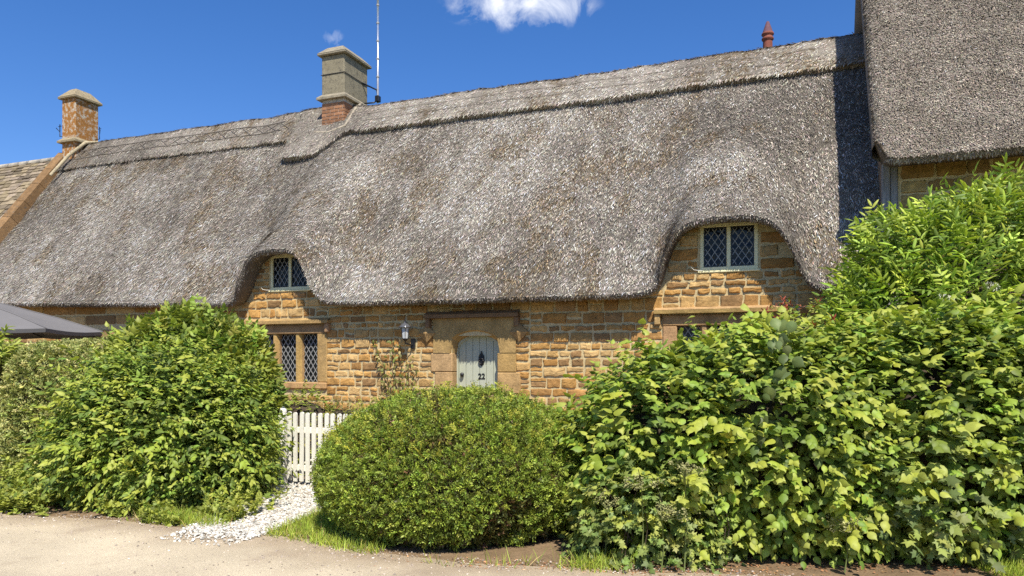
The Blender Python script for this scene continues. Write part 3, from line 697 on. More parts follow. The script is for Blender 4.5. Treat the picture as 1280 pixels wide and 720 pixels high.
gm = MB(); gm.add([(6.33, .0, -.2), (6.33, 5.6, -.2), (6.33, 5.6, 4.6), (6.33, 2.75, 8.75), (6.33, .0, 4.5)], [(4, 3, 2, 1, 0)], (.30, .20, .12)); here(gm.build('gable_wall', M['stone'], rh))
tm = MB(); tm.box(6.30, 6.40, -.13, .02, -.05, 4.36, bev=.012); tm.box(6.405, 6.498, -.115, .02, -.05, 4.36, bev=.012); here(tm.build('corner_post', M['timber'], rh))

# ------------------------------------------------------------------ the house to the left: stone slates behind a coped gable
lh = tag(empty('stone_slate_house', (-16, 0, 0)), 'stone slated house with a lichen covered orange chimney at the far left', 'house')
herel = lambda o: child_at(o, lh)
lm_ = MB()
for dzz, ex in ((0, 0),):
    pass
L_E = (.35, 3.0); L_R = (-2.75, 7.10)
ld = np.array([0, L_R[0] - L_E[0], L_R[1] - L_E[1]]); sl_len = np.linalg.norm(ld[1:]); up = np.array([0, -(L_R[0] - L_E[0]), L_R[1] - L_E[1]]) / sl_len; nr_ = norm(np.array([0, -up[2], up[1]]))
base = np.array([0, -L_E[0], L_E[1]])
s_ = 0.0; row = 0
while s_ < sl_len - .05:
    g = .25 - .13 * s_ / sl_len; u = -20 + rng.uniform(0, .2)
    while u < -13.5:
        wdt = rng.uniform(.16, .34); e = min(u + wdt - .008, -13.47)
        t_ = rng.uniform(.018, .034); o = base + up * s_ + nr_ * (.03 + rng.uniform(0, .014)); c = np.array((.26, .205, .135)) * rng.uniform(.5, 1.35) * np.array([1, 1, rng.uniform(.85, 1.1)])
        hgt = g * 1.7; q0 = rng.normal(0, .008)
        A_ = o + up * q0; B_ = o + up * hgt - nr_ * .028
        V = []
        for x in (u, e):
            for p in (A_, B_):
                for k in (0, t_): V.append(np.array([x, 0, 0]) + p + nr_ * k)
        lm_.add(V, [(0, 1, 3, 2), (4, 6, 7, 5), (0, 4, 5, 1), (1, 5, 7, 3), (2, 3, 7, 6), (0, 2, 6, 4)], c)
        u += wdt
    s_ += g
lm_.add([base + [-20, 0, 0], base + [-13.4, 0, 0], base + up * sl_len + [-13.4, 0, 0], base + up * sl_len + [-20, 0, 0]], [(0, 1, 2, 3)], (.12, .11, .09))
bk = base + up * sl_len; lm_.add([bk + [-20, 0, 0], bk + [-13.4, 0, 0], bk + [-13.4, 3.1, -4.1], bk + [-20, 3.1, -4.1]], [(0, 1, 2, 3)], (.2, .18, .15))
u = -20
while u < -13.5: l = rng.uniform(.35, .5); lm_.tube([bk + [u, 0, .02], bk + [u + l - .01, 0, .02]], .09, np.array((.38, .34, .27)) * rng.uniform(.8, 1.2), 8); u += l
herel(lm_.build('slate_roof', M['slate'], lh))
wl = MB(); wl.box(-20, -13.42, 0, 5.5, -.2, 3.2, (.35, .20, .08)); wl.add([(-13.42, -.0, 3.2), (-13.42, 5.5, 3.2), (-13.42, 2.75, 7.05)], [(0, 1, 2)], (.35, .2, .08)); herel(wl.build('wall', M['stone'], lh))
cp = MB(); q = -.15
while q < sl_len - .2:
    l = rng.uniform(.55, .8); l = min(l, sl_len + .1 - q); c = np.array((.25, .15, .07)) * rng.uniform(.7, 1.2)
    V = []
    for x in (-13.44, -13.16):
        for ss in (q + .006, q + l - .006):
            for k in (-.12, .26): V.append(base + up * ss + nr_ * (k + (.03 if x < -13.3 else 0)) + np.array([x, 0, 0]))
    cp.add(V, [(0, 1, 3, 2), (4, 6, 7, 5), (0, 4, 5, 1), (1, 5, 7, 3), (2, 3, 7, 6), (0, 2, 6, 4)], c); q += l
herel(cp.build('gable_coping', M['copestone'], lh))
c_ = chimney(-13.22, -12.72, -2.40, -3.1, 6.3, 8.58, 7.46, M['lichen'], 'chimney', (.35, .16, .045), (.31, .25, .15), parent=lh, capmat='copestone', hip=.25)
herel(c_)
fm = MB(); fm.tube([(-12.99, 1.9, 6.42), (-12.80, 2.28, 7.02), (-12.62, 2.62, 7.42), (-12.5, 2.9, 7.50)], [.04, .05, .05, .04], (.42, .35, .22), 6); fl = fm.build('flashing', M['render'], c_)
for k, (x, y) in enumerate(((-13.30, 2.45), (-12.62, 3.0))):
    bm_ = MB(); s = -1 if k == 0 else 1
    bm_.tube([(x - s * .1, y, 7.62), (x + s * .06, y, 7.62), (x + s * .06, y, 7.95)], .012); bm_.tube([(x + s * .06, y, 7.75), (x + s * .14, y - .05, 7.85)], .01); bm_.tube([(x + s * .0, y, 7.9), (x + s * .12, y, 7.9)], .008)
    bm_.build('aerial_bracket', M['iron'], c_)
# ------------------------------------------------------------------ ground
def at(X, Y, z=0.0):
    """metres right of / ahead of the viewpoint in plan -> scene"""
    a, b_ = X + .635, Y - 12.75
    return np.array([.9316 * a - .3633 * b_, .3633 * a + .9316 * b_, z])
M['soil'] = surf_mat('soil', .3, 3, .95, .6, 20, fine=60, finev=.35, spec=.1)
M['lane'] = surf_mat('lane_surface', .10, 1.2, .93, .7, 90, fine=110, finev=.34, spec=.15, spots=((.36, .27, .18), 1.3, .54, .78))
M['pebble'] = surf_mat('pebble', .1, 20, .85, .2, 60, fine=90, finev=.15, spec=.2)
xs = np.concatenate([[-900, -300, -100, -40], np.arange(-18, 14, .5), [40, 100, 300, 900]]); ys = np.concatenate([[-600, -200, -60, -25], np.arange(-15, 3, .5), [10, 30, 100, 400, 900]])
X, Y = np.meshgrid(xs, ys, indexing='ij'); P = np.stack([X, Y, X * 0], -1); a = fbm(P.reshape(-1, 3) * [.8, .8, 1], 3)[:, None]
far = (np.abs(Y.reshape(-1, 1) + 5) > 12)
c = np.where(far, np.array((.07, .10, .03)), np.where(np.abs(Y.reshape(-1, 1) + 2) < 2.2, np.array((.27, .21, .14)), np.array((.22, .15, .085))) * (.7 + .6 * a))  # hidden garden strip made paler to bounce warm light onto the wall
g = MB(); g.grid(P, c, True); tag(g.build('ground', M['soil']), kind='structure')
def lane_edge(u): return -np.interp(u, [-60, -6, -2.42, -.8, .65, 1.69, 2.68, 4.49, 6.33, 9, 60], [6.6, 6.55, 6.46, 6.26, 6.2, 6.42, 6.44, 6.03, 5.84, 5.8, 5.8])
us = np.concatenate([[-300, -60, -25], np.arange(-12, 12, .08), [25, 60, 300]]); q = np.concatenate([np.linspace(0, .06, 12), np.linspace(.08, 1, 26)])
e0 = lane_edge(us) + .10 * (fbm(np.stack([us * 1.7, us * 0, us * 0], 1), 3) - .5) * 2 + .05
U2, Q2 = np.meshgrid(us, q, indexing='ij'); Yl = e0[:, None] * (1 - Q2) + (-14.5) * Q2
P = np.stack([U2, Yl, U2 * 0], -1); hgt = .012 * sstep(0, .035, Q2) + .016 * (fbm(P.reshape(-1, 3) * [.9, .9, 1], 3).reshape(U2.shape) - .5) * sstep(.02, .1, Q2); P[..., 2] = .006 + hgt
f = P.reshape(-1, 3); n1 = fbm(f * [.7, 1.2, 1], 3)[:, None]; n2 = fbm(f * [3, 4, 1] + 8, 3)[:, None]; ed = (1 - sstep(.0, .10, Q2.reshape(-1, 1) + .05 * (n2 - .5)))
c = np.array((.57, .475, .32)) * (.72 + .56 * n1) * (.9 + .2 * n2) ; c = c * (1 - ed * .6) + np.array((.33, .23, .14)) * ed * .6
r = MB(); r.grid(P, c, True, flip=True); tag(r.build('lane', M['lane']), kind='structure')
# loose stones
OCT = np.array([(1, 0, 0), (-1, 0, 0), (0, 1, 0), (0, -1, 0), (0, 0, 1), (0, 0, -1.)]); OCTF = [(0, 2, 4), (2, 1, 4), (1, 3, 4), (3, 0, 4), (2, 0, 5), (1, 2, 5), (3, 1, 5), (0, 3, 5)]
def pebbles(mb, P, s0, s1, c):
    k = len(P); D = norm(rng.normal(size=(k, 3)) * [1, 1, .3]); N = norm(rng.normal(size=(k, 3)) * .35 + [0, 0, 1])
    s = rng.uniform(s0, s1, (k, 2)) * (rng.random((k, 1)) ** 1.5 * .8 + .5)
    mb.inst(OCT * [1, 1, .6], OCTF, P, D, N, s, c, smooth=False)
k = 5200; u = rng.uniform(-8, 8, k); yy = lane_edge(u) + .15 - rng.exponential(.55, k); P = np.stack([u, yy, np.full(k, .018)], 1)
mb = MB(); pebbles(mb, P, .004, .013, np.array((.40, .33, .26)) * np.exp(rng.normal(0, .35, (k, 1)))); tag(mb.build('loose_stones', M['pebble']), 'small loose stones and grit scattered along the edge of the lane', 'gravel', kind='stuff')
# white gravel path from the lane to the gate
def path_lr(y):
    n = -y
    return np.interp(n, [0, 3.9, 5.2, 6.0, 6.5], [-.5, -.85, -.55, -.20, -.02]), np.interp(n, [0, 3.9, 5.2, 6.0, 6.5], [.5, .28, .50, .62, .66])
ys_ = np.linspace(-6.5, -.3, 40); l, rr = path_lr(ys_); q = np.linspace(0, 1, 9)
P = np.stack([np.stack([l * (1 - a) + rr * a, ys_, np.full_like(ys_, .012)], -1) for a in q], 0)
mb = MB(); mb.grid(P, np.array((.5, .46, .38)), True, flip=True); tag(mb.build('gravel_path', M['soil']), kind='structure')
k = 17000; y = -6.75 + 2.9 * rng.random(k) ** .9; l, rr = path_lr(y); a = rng.beta(1.1, 1.1, k); u = l - .06 + (rr - l + .12) * a
keep = (y > -6.35) | (rng.random(k) < np.exp((y + 6.35) * 7)); u, y = u[keep], y[keep]; k = len(u)
P = np.stack([u, y, np.full(k, .02) + rng.uniform(0, .014, k)], 1)
mb = MB(); pebbles(mb, P, .009, .021, np.where(rng.random((k, 1)) < .2, np.array((.34, .28, .20)), np.array((.56, .53, .45))) * np.exp(rng.normal(0, .25, (k, 1)))); tag(mb.build('white_gravel', M['pebble']), 'white limestone chippings covering the short path up to the picket gate', 'gravel', kind='stuff')

# ------------------------------------------------------------------ picket gate
gate = tag(empty('picket_gate', (-.1, -3.95, 0)), 'white picket garden gate half hidden between the two big bushes', 'gate')
hg = lambda o: child_at(o, gate)
for k in range(14):
    u = -.80 + k * .094; a = np.linspace(0, PI, 7)
    pm = MB(); pm.prism([(u - .027, .07), (u + .027, .07)] + [(u + .027 * math.cos(x), .915 + .027 * math.sin(x)) for x in a], -3.985, -3.963); o = hg(pm.build('picket', M['gate_paint'], gate))
    o.rotation_euler = (0, rng.normal(0, .006), 0)
for z0 in (.20, .68): pm = MB(); pm.box(-.84, .46, -3.962, -3.93, z0, z0 + .075, bev=.005); hg(pm.build('rail', M['gate_paint'], gate))
pm = MB(); V = np.array([(-.80, .24), (-.74, .24), (.44, .70), (.38, .70)]); pm.prism(V, -3.928, -3.905); hg(pm.build('brace', M['gate_paint'], gate))
for i, x in enumerate((-.915, .53)):
    pm = MB(); pm.box(x - .045, x + .045, -3.995, -3.905, 0, .92, bev=.008); pm.lathe([(.044, .92), (.05, .95), (.04, .98), (.018, 1.0), (0, 1.005)], x, -3.95, k=12); hg(pm.build('gate_post', M['gate_paint'], gate))

# ------------------------------------------------------------------ wall lantern
lan = tag(empty('wall_lantern', (-1.27, -.04, 2.0)), 'small black six sided lantern on the stone wall left of the door', 'lantern')
hl = lambda o: child_at(o, lan)
lu, ly = -1.27, -.20
b_ = MB(); b_.tube([(lu + .06, -.02, 1.88), (lu + .06, -.12, 1.87), (lu, ly, 1.90), (lu, ly, 1.95)], .014); b_.box(lu + .02, lu + .10, -.05, .01, 1.80, 1.98, bev=.01); b_.lathe([(0, 1.93), (.03, 1.94), (.05, 1.965), (.055, 1.98)], lu, ly, k=6, smooth=False); hl(b_.build('bracket', M['iron'], lan))
b_ = MB(); b_.lathe([(.048, 1.98), (.075, 2.17)], lu, ly, (.7, .7, .7), k=6, smooth=False); hl(b_.build('pane', surf_mat('lantern_glass', .05, 5, .12, 0, color=(.55, .57, .56), finev=.05, spec=.6), lan))
b_ = MB()
for k in range(6): t_ = k * PI / 3; b_.tube([(lu + .052 * math.cos(t_), ly + .052 * math.sin(t_), 1.98), (lu + .079 * math.cos(t_), ly + .079 * math.sin(t_), 2.17)], .0065, k=4)
hl(b_.build('cage', M['iron'], lan))
b_ = MB(); b_.lathe([(.0, 2.171), (.115, 2.172), (.11, 2.19), (.06, 2.235), (.03, 2.25), (.022, 2.275), (.0, 2.30)], lu, ly, k=12); b_.tube([(lu, ly, 2.28), (lu, ly, 2.35)], .008); hl(b_.build('cap', surf_mat('gloss_black', .05, 5, .18, 0, color=(.10, .10, .105), finev=.05, spec=.9), lan))

# ------------------------------------------------------------------ parasol in the side garden
pc = at(-9.6, 12.5); par = tag(empty('garden_parasol', tuple(pc)), 'dark grey garden parasol open behind the clipped hedges at the left', 'parasol')
hp = lambda o: child_at(o, par)
cn = MB(); th0 = math.radians(15); ns = 10; rings = [(0.0, 2.78), (.9, 2.55), (1.7, 2.33), (2.4, 2.10)]
for k in range(ns):
    a0, a1 = th0 + k * 2 * PI / ns, th0 + (k + 1) * 2 * PI / ns
    G_ = []
    for (r_, z_) in rings:
        row_ = []
        for f in np.linspace(0, 1, 7):
            p = np.array([math.cos(a0), math.sin(a0)]) * (1 - f) * r_ + np.array([math.cos(a1), math.sin(a1)]) * f * r_; sag = -.035 * math.sin(f * PI) * r_ / 2.4
            row_.append(at(-9.6 + p[0], 12.5 + p[1], z_ + sag))
        G_.append(row_)
    G_ = np.array(G_); cn.grid(G_, (.2, .2, .2), True); lowg = G_[-1] - [0, 0, .06]; ctr = at(-9.6, 12.5, 0); lowg[:, :2] = ctr[:2] + (lowg[:, :2] - ctr[:2]) * .995
    cn.grid(np.stack([G_[-1], lowg], 0), (.2, .2, .2), True); cn.tube([g_[0] + [0, 0, .006] for g_ in G_], .008, k=4)
hp(cn.build('canopy', M['canvas'], par))
for k in range(ns):
    a0 = th0 + k * 2 * PI / ns; rb_ = MB(); rb_.tube([at(-9.6, 12.5, 2.72), at(-9.6 + 2.36 * math.cos(a0), 12.5 + 2.36 * math.sin(a0), 2.06)], .012, k=5); hp(rb_.build('rib', M['iron'], par))
pl = MB(); pl.tube([pc + [0, 0, .05], pc + [0, 0, 2.85]], .032, k=10); hp(pl.build('pole', M['timber'], par))
pb = MB(); pb.lathe([(0, 0), (.32, 0), (.32, .05), (.06, .09), (.05, .3), (0, .3)], pc[0], pc[1], k=18); hp(pb.build('base', M['iron'], par))

# ------------------------------------------------------------------ plants
# leaf templates: x across, y along the midrib, z out of the blade
def blade(wd, droop=.12, fold=.06, pts=((.15, .8), (.55, 1.0), (.85, .5))):
    m = len(pts); my = np.linspace(0, 1, m + 2)
    V = [(0, y, .03 * math.sin(y * PI) - droop * y ** 3) for y in my]; n = len(V)
    for s in (-1, 1): V += [(s * wd * .5 * k, y - .03 * k, -fold * k - droop * .75 * y * y) for y, k in pts]
    F = []
    for o, fl in ((n, 0), (n + m, 1)):
        q = [(0, 1, o)] + [(i + 1, i + 2, o + i + 1, o + i) for i in range(m - 1)] + [(m, m + 1, o + m - 1)]
        F += [f[::-1] if fl else f for f in q]
    return np.array(V), F
HAZEL = blade(.76, .26, .12, ((.04, .50), (.22, .92), (.44, 1.0), (.64, .72), (.80, .28))); LANCE = blade(.27, .22, .03); HORN = blade(.54, .20, .08, ((.06, .5), (.28, .95), (.50, .95), (.74, .42)))
OVAL = (np.array([(0, 0, 0), (.26, .5, -.05), (0, 1, -.02), (-.26, .5, -.05), (0, .5, .02)]), [(0, 1, 4), (1, 2, 4), (2, 3, 4), (3, 0, 4)])
NEEDLE = (np.array([(0, 0, 0), (.22, .5, .0), (0, 1, -.03), (-.22, .5, .0)]), [(0, 1, 2, 3)])
_m = [(0, -.02), (.20, .02), (.48, .12), (.30, .30), (.56, .62), (.24, .56), (0, 1.0), (-.24, .56), (-.56, .62), (-.30, .30), (-.48, .12), (-.20, .02)]
MAPLE = (np.array([(0, .3, .03)] + [(x, y, -.06 * abs(x) - .1 * y * y) for x, y in _m]), [(0, 1 + i, 1 + (i + 1) % 12) for i in range(12)])
BLADE = (np.array([(-.5, 0, 0), (.5, 0, 0), (.35, .55, .05), (-.35, .55, .05), (0, 1, .25)]), [(0, 1, 2, 3), (3, 2, 4)])

def ell(X, Y, z, rx, ry, rz, p=2.0): return (at(X, Y, z), np.array((rx, ry, rz)), p)
RM = np.array([[.9316, .3633, 0], [-.3633, .9316, 0], [0, 0, 1]])       # plan axes (right, ahead, up) as rows... in scene axes
RM = np.array([[.9316, .3633, 0], [-.3633, .9316, 0], [0, 0, 1.]])
def shell(ells, k, d0=0., d1=.3, seed=0., rough=.22, rs=2.2, zmin=.03, front=None, inner=.82):
    """points through the outer depth d0..d1 of a union of (super)ellipsoids with a lumpy skin; returns points and outward normals"""
    w_ = np.array([e[1][0] * e[1][1] + e[1][1] * e[1][2] + e[1][0] * e[1][2] for e in ells]); which = rng.choice(len(ells), k * 2, p=w_ / w_.sum())
    d = norm(rng.normal(size=(k * 2, 3))); C = np.array([e[0] for e in ells])[which]; Rr = np.array([e[1] for e in ells])[which]; pp = np.array([e[2] for e in ells])[which][:, None]
    q = d / (np.abs(d) ** pp).sum(1, keepdims=True) ** (1 / pp)
    lump = 1 + rough * (fbm(q * Rr * rs + C + seed, 3)[:, None] - .5) * 2
    dep = 1 - (d0 + (d1 - d0) * rng.random((k * 2, 1)) ** 1.3) / Rr.mean(1, keepdims=True)
    L = q * Rr * lump * dep; N = norm(np.sign(q) * np.abs(q) ** (pp - 1) / Rr)
    P = C + L @ RM; N = N @ RM
    ok = P[:, 2] > zmin
    for i, e in enumerate(ells):
        l = ((P - e[0]) @ RM.T) / e[1]; ins = ((np.abs(l) ** e[2]).sum(1) < inner ** e[2]) & (which != i); ok &= ~ins
    if front is not None: ok &= front(P)
    return P[ok][:k], N[ok][:k]
PEND = []
def core(mb, ells, f=.78, c=None): PEND.append((ells, f))
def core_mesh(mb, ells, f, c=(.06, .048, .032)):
    """solid brown lumps standing in for inner twigs and the shade between them"""
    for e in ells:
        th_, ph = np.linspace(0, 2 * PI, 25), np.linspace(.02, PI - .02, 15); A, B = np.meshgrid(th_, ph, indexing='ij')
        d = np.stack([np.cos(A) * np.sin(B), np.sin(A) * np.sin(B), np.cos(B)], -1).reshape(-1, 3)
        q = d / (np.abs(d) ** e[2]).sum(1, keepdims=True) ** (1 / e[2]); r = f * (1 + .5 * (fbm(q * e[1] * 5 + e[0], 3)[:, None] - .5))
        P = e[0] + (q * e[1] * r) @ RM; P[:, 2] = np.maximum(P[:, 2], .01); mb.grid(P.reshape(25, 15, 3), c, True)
PALK = np.array((2.12, 1.66, 1.5))
def pick(pal, k, var=.18):
    pal = np.array([p[:3] for p in pal]), np.array([p[3] for p in pal], float)
    i = rng.choice(len(pal[0]), k, p=pal[1] / pal[1].sum()); return np.clip(pal[0][i] * PALK * np.exp(rng.normal(0, var, (k, 1))) * (1 + rng.normal(0, .05, (k, 3))), .004, .8)
UP = np.array([0, 0, 1.])
def shoots(mb, P, N, tm, size, pal, nl=6, length=.28, up=.25, droop=.55, face=.75, shade=None, var=.14, lit=0., szvar=.25):
    """leafy shoots growing outward: alternate leaves that droop, blades turned to the light"""
    k = len(P); D = norm(N * .8 + UP * up + rng.normal(0, .42, (k, 3))); L = length * rng.uniform(.4, 1.25, (k, 1))
    S = norm(np.cross(D, UP) + 1e-3); base = pick(pal, k, var)
    V = []; DD = []; NN = []; CC = []; SZ = []
    for j in range(nl):
        f = (j + .4) / nl; sg = 1 if j % 2 else -1
        p = P + D * L * f - UP * (L * f * f * .25)
        td = norm(D * (.35 + .7 * f) + S * sg * (1 - .6 * f) * rng.uniform(.6, 1.1, (k, 1)) - UP * droop * rng.uniform(.3, 1.3, (k, 1)) + rng.normal(0, .22, (k, 3)))
        nn = norm(UP * face + N * .75 + rng.normal(0, .38, (k, 3)))
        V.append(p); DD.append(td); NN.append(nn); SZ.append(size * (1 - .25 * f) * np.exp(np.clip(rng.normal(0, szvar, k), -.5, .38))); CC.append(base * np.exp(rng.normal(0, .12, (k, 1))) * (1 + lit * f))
    mb.inst(tm[0], tm[1], np.concatenate(V), np.concatenate(DD), np.concatenate(NN), np.concatenate(SZ), np.clip(np.concatenate(CC), .004, (.37, .40, .08)))
    return D, L
def stems(mb, ells, k, zt=.7, r=.012, root=None):
    while PEND: core_mesh(mb, *PEND.pop())  # dark core lumps join this mesh, filling the leaf gaps with painted shade
    for _ in range(k):
        e = ells[rng.integers(len(ells))]; a = rng.uniform(0, 2 * PI); q = rng.uniform(.1, .45)
        b0 = np.array(root if root is not None else e[0]) + (np.array([math.cos(a) * e[1][0] * q, math.sin(a) * e[1][1] * q, 0]) @ RM); b0[2] = -.02
        t1 = e[0] + (np.array([math.cos(a) * e[1][0] * .75, math.sin(a) * e[1][1] * .75, e[1][2] * rng.uniform(.1, zt)]) @ RM)
        m1 = (b0 + t1) / 2 + rng.normal(0, .06, 3); mb.tube([b0, m1, t1], [r * 1.6, r, r * .5], k=5)
def plant(name, label, cat, loc, group=None): return tag(empty(name, tuple(loc)), label, cat, group)
def fin(mb, name, mat, root): return child_at(mb.build(name, mat, root), root)

# --- big hazel bush on the right
HZ = [ell(1.46, 6.72, .62, .94, .98, 1.00, 2.3), ell(2.40, 6.65, .83, 1.12, 1.10, 1.04, 2.3), ell(3.75, 6.60, .85, 1.25, 1.08, 1.10, 2.4), ell(5.0, 6.7, .85, 1.2, 1.05, 1.05, 2.4)]
hz = plant('hazel_bush', 'widest bush, with large drooping yellow green leaves in front of the right hand window', 'bush', at(2.9, 6.6))
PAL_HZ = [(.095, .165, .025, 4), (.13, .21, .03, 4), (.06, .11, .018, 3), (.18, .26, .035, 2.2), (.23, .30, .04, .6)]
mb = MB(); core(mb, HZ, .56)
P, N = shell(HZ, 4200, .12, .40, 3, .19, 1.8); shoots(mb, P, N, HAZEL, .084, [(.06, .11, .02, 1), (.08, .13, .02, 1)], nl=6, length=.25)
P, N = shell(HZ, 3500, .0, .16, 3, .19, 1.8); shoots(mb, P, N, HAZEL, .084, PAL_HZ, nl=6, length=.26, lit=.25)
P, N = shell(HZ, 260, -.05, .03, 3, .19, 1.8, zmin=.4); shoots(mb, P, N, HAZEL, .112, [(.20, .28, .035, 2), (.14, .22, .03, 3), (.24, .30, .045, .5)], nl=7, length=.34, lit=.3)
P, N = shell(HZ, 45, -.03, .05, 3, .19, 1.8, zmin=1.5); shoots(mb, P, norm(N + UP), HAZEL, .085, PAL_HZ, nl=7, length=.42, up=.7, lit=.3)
k = 26; f = rng.random(k); P = np.array([at(1.98 + .10 * math.sin(q * 5) + rng.normal(0, .06), 5.62 + rng.normal(0, .05), 1.95 - 1.0 * q) for q in f])
mb.inst(HAZEL[0], HAZEL[1], P, rng.normal(0, .45, (k, 3)) + [0, -.3, -.8], rng.normal(0, .35, (k, 3)) + [-.3, -1, .2], .105 * rng.uniform(.7, 1.2, k), pick([(.05, .085, .03, 1), (.065, .105, .035, 1)], k))
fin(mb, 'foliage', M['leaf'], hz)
mb = MB(); stems(mb, HZ, 26); fin(mb, 'stems', M['bark'], hz)

# --- elder behind it, narrow fresh green leaflets and a few flat flower heads
ELD = [ell(5.05, 8.1, 1.9, 1.5, 1.0, 1.45), ell(4.3, 7.75, 1.5, .95, .85, 1.0), ell(6.2, 7.9, 1.9, 1.1, 1.0, 1.3)]
el = plant('elder_bush', 'tall elder with narrow fresh green leaflets below the eaves of the taller house', 'bush', at(5.0, 8.0))
PAL_EL = [(.12, .21, .035, 4), (.17, .28, .04, 3), (.07, .13, .02, 2.5), (.22, .32, .05, 1.8)]
def compound(mb, P, N, pal, size=.10, length=.19, up=.35, tm=LANCE, pairs=3):
    k = len(P); D = norm(N * .75 + UP * up + rng.normal(0, .4, (k, 3))); nn = norm(UP * .8 + N * .6 + rng.normal(0, .3, (k, 3))); nn = norm(nn - D * (nn * D).sum(1, keepdims=True)); S = np.cross(D, nn)
    base = pick(pal, k, .15); L = length * rng.uniform(.7, 1.3, (k, 1)); V, DD, NN, CC, SZ = [], [], [], [], []
    for j in range(pairs):
        f = (j + .6) / pairs
        for sg in (-1, 1):
            V.append(P + D * L * f); DD.append(norm(D * .55 + S * sg + rng.normal(0, .15, (k, 3)) - UP * .15)); NN.append(nn + rng.normal(0, .2, (k, 3))); CC.append(base * np.exp(rng.normal(0, .08, (k, 1)))); SZ.append(size * np.exp(rng.normal(0, .18, k)))
    V.append(P + D * L); DD.append(norm(D - UP * .1)); NN.append(nn); CC.append(base); SZ.append(size * 1.15 * np.exp(rng.normal(0, .15, k)))
    mb.inst(tm[0], tm[1], np.concatenate(V), np.concatenate(DD), np.concatenate(NN), np.concatenate(SZ), np.clip(np.concatenate(CC), .004, .8))
mb = MB(); core(mb, ELD, .56)
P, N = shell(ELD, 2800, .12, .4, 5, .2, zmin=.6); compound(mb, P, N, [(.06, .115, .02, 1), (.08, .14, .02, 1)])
P, N = shell(ELD, 3600, .0, .14, 5, .2, zmin=.6); compound(mb, P, N, PAL_EL)
P, N = shell(ELD, 70, -.05, .02, 5, .2, zmin=2.4)
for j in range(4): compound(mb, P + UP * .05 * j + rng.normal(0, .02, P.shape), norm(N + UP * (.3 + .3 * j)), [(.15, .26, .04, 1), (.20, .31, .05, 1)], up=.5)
fin(mb, 'foliage', M['leaf'], el)
mb = MB(); stems(mb, ELD, 14, r=.02); fin(mb, 'stems', M['bark'], el)
for (X, Y, z) in ((4.12, 7.0, 2.20), (4.62, 7.08, 2.32), (3.95, 7.0, 2.02)):
    mb = MB(); ctr = at(X, Y, z); k = 120; a = rng.uniform(0, 2 * PI, k); r_ = .085 * np.sqrt(rng.random(k)); Nf = norm(at(0, -1, 0) - at(0, 0, 0) + UP * 1.4)
    e1 = norm(np.cross(Nf, UP)); e2 = np.cross(Nf, e1); P = ctr + r_[:, None] * (np.cos(a)[:, None] * e1 + np.sin(a)[:, None] * e2) - Nf * (r_ ** 2 * 3)[:, None]
    mb.inst(OVAL[0], OVAL[1], P, rng.normal(size=(k, 3)), np.tile(Nf, (k, 1)) + rng.normal(0, .3, (k, 3)), .018, np.tile((.72, .70, .58), (k, 1))); fin(mb, 'seed_or_flower_head', M['petal'], el)

# --- red-tipped shrub between them
RT = [ell(2.95, 7.75, 1.55, .50, .35, .62)]
rt = plant('red_tipped_shrub', 'small shrub with reddish young leaf tips poking up beside the thatch corner', 'shrub', at(2.95, 7.75))
mb = MB(); core(mb, RT, .7); P, N = shell(RT, 420, 0, .2, 8, .2, zmin=.9); shoots(mb, P, norm(N + UP), HORN, .055, [(.16, .22, .05, 3), (.12, .18, .03, 3), (.24, .24, .06, 1)], nl=6, length=.16, up=.6)
P, N = shell(RT, 34, -.06, .02, 8, .2, zmin=1.9); shoots(mb, P, norm(N * .4 + UP), LANCE, .07, [(.26, .055, .035, 1), (.20, .07, .04, 1)], nl=5, length=.12, up=1, droop=.1)
fin(mb, 'foliage', M['leaf'], rt); mb = MB(); stems(mb, RT, 6); fin(mb, 'stems', M['bark'], rt)

# --- field maple, grey-green lobed leaves low on the right
MP = [ell(3.45, 5.88, .55, .75, .42, .62), ell(4.1, 5.95, .75, .6, .40, .75)]
mp = plant('field_maple', 'low maple growth with dull grey green lobed leaves at the lower right', 'bush', at(3.7, 5.9))
mb = MB(); P, N = shell(MP, 560, 0, .16, 4, .2, zmin=.12); shoots(mb, P, N, MAPLE, .085, [(.10, .16, .06, 3), (.13, .19, .075, 3), (.07, .12, .04, 2)], nl=5, length=.2, droop=.35); fin(mb, 'foliage', M['leaf'], mp)
mb = MB(); stems(mb, MP, 7, r=.008); fin(mb, 'stems', M['bark'], mp)
# --- golden shrub at the right edge
GS = [ell(4.72, 6.0, 1.15, .45, .5, .75), ell(5.2, 6.2, 1.0, .6, .5, .9)]
gs = plant('golden_shrub', 'yellow leaved shrub glowing between the maple and the right edge', 'shrub', at(4.9, 6.0))
mb = MB(); core(mb, GS, .6); P, N = shell(GS, 700, 0, .15, 4, .2, zmin=.3); shoots(mb, P, N, HORN, .055, [(.32, .34, .04, 3), (.24, .29, .04, 3), (.15, .21, .03, 2)], nl=6, length=.18); fin(mb, 'foliage', M['leaf'], gs)
mb = MB(); stems(mb, GS, 6, r=.008); fin(mb, 'stems', M['bark'], gs)
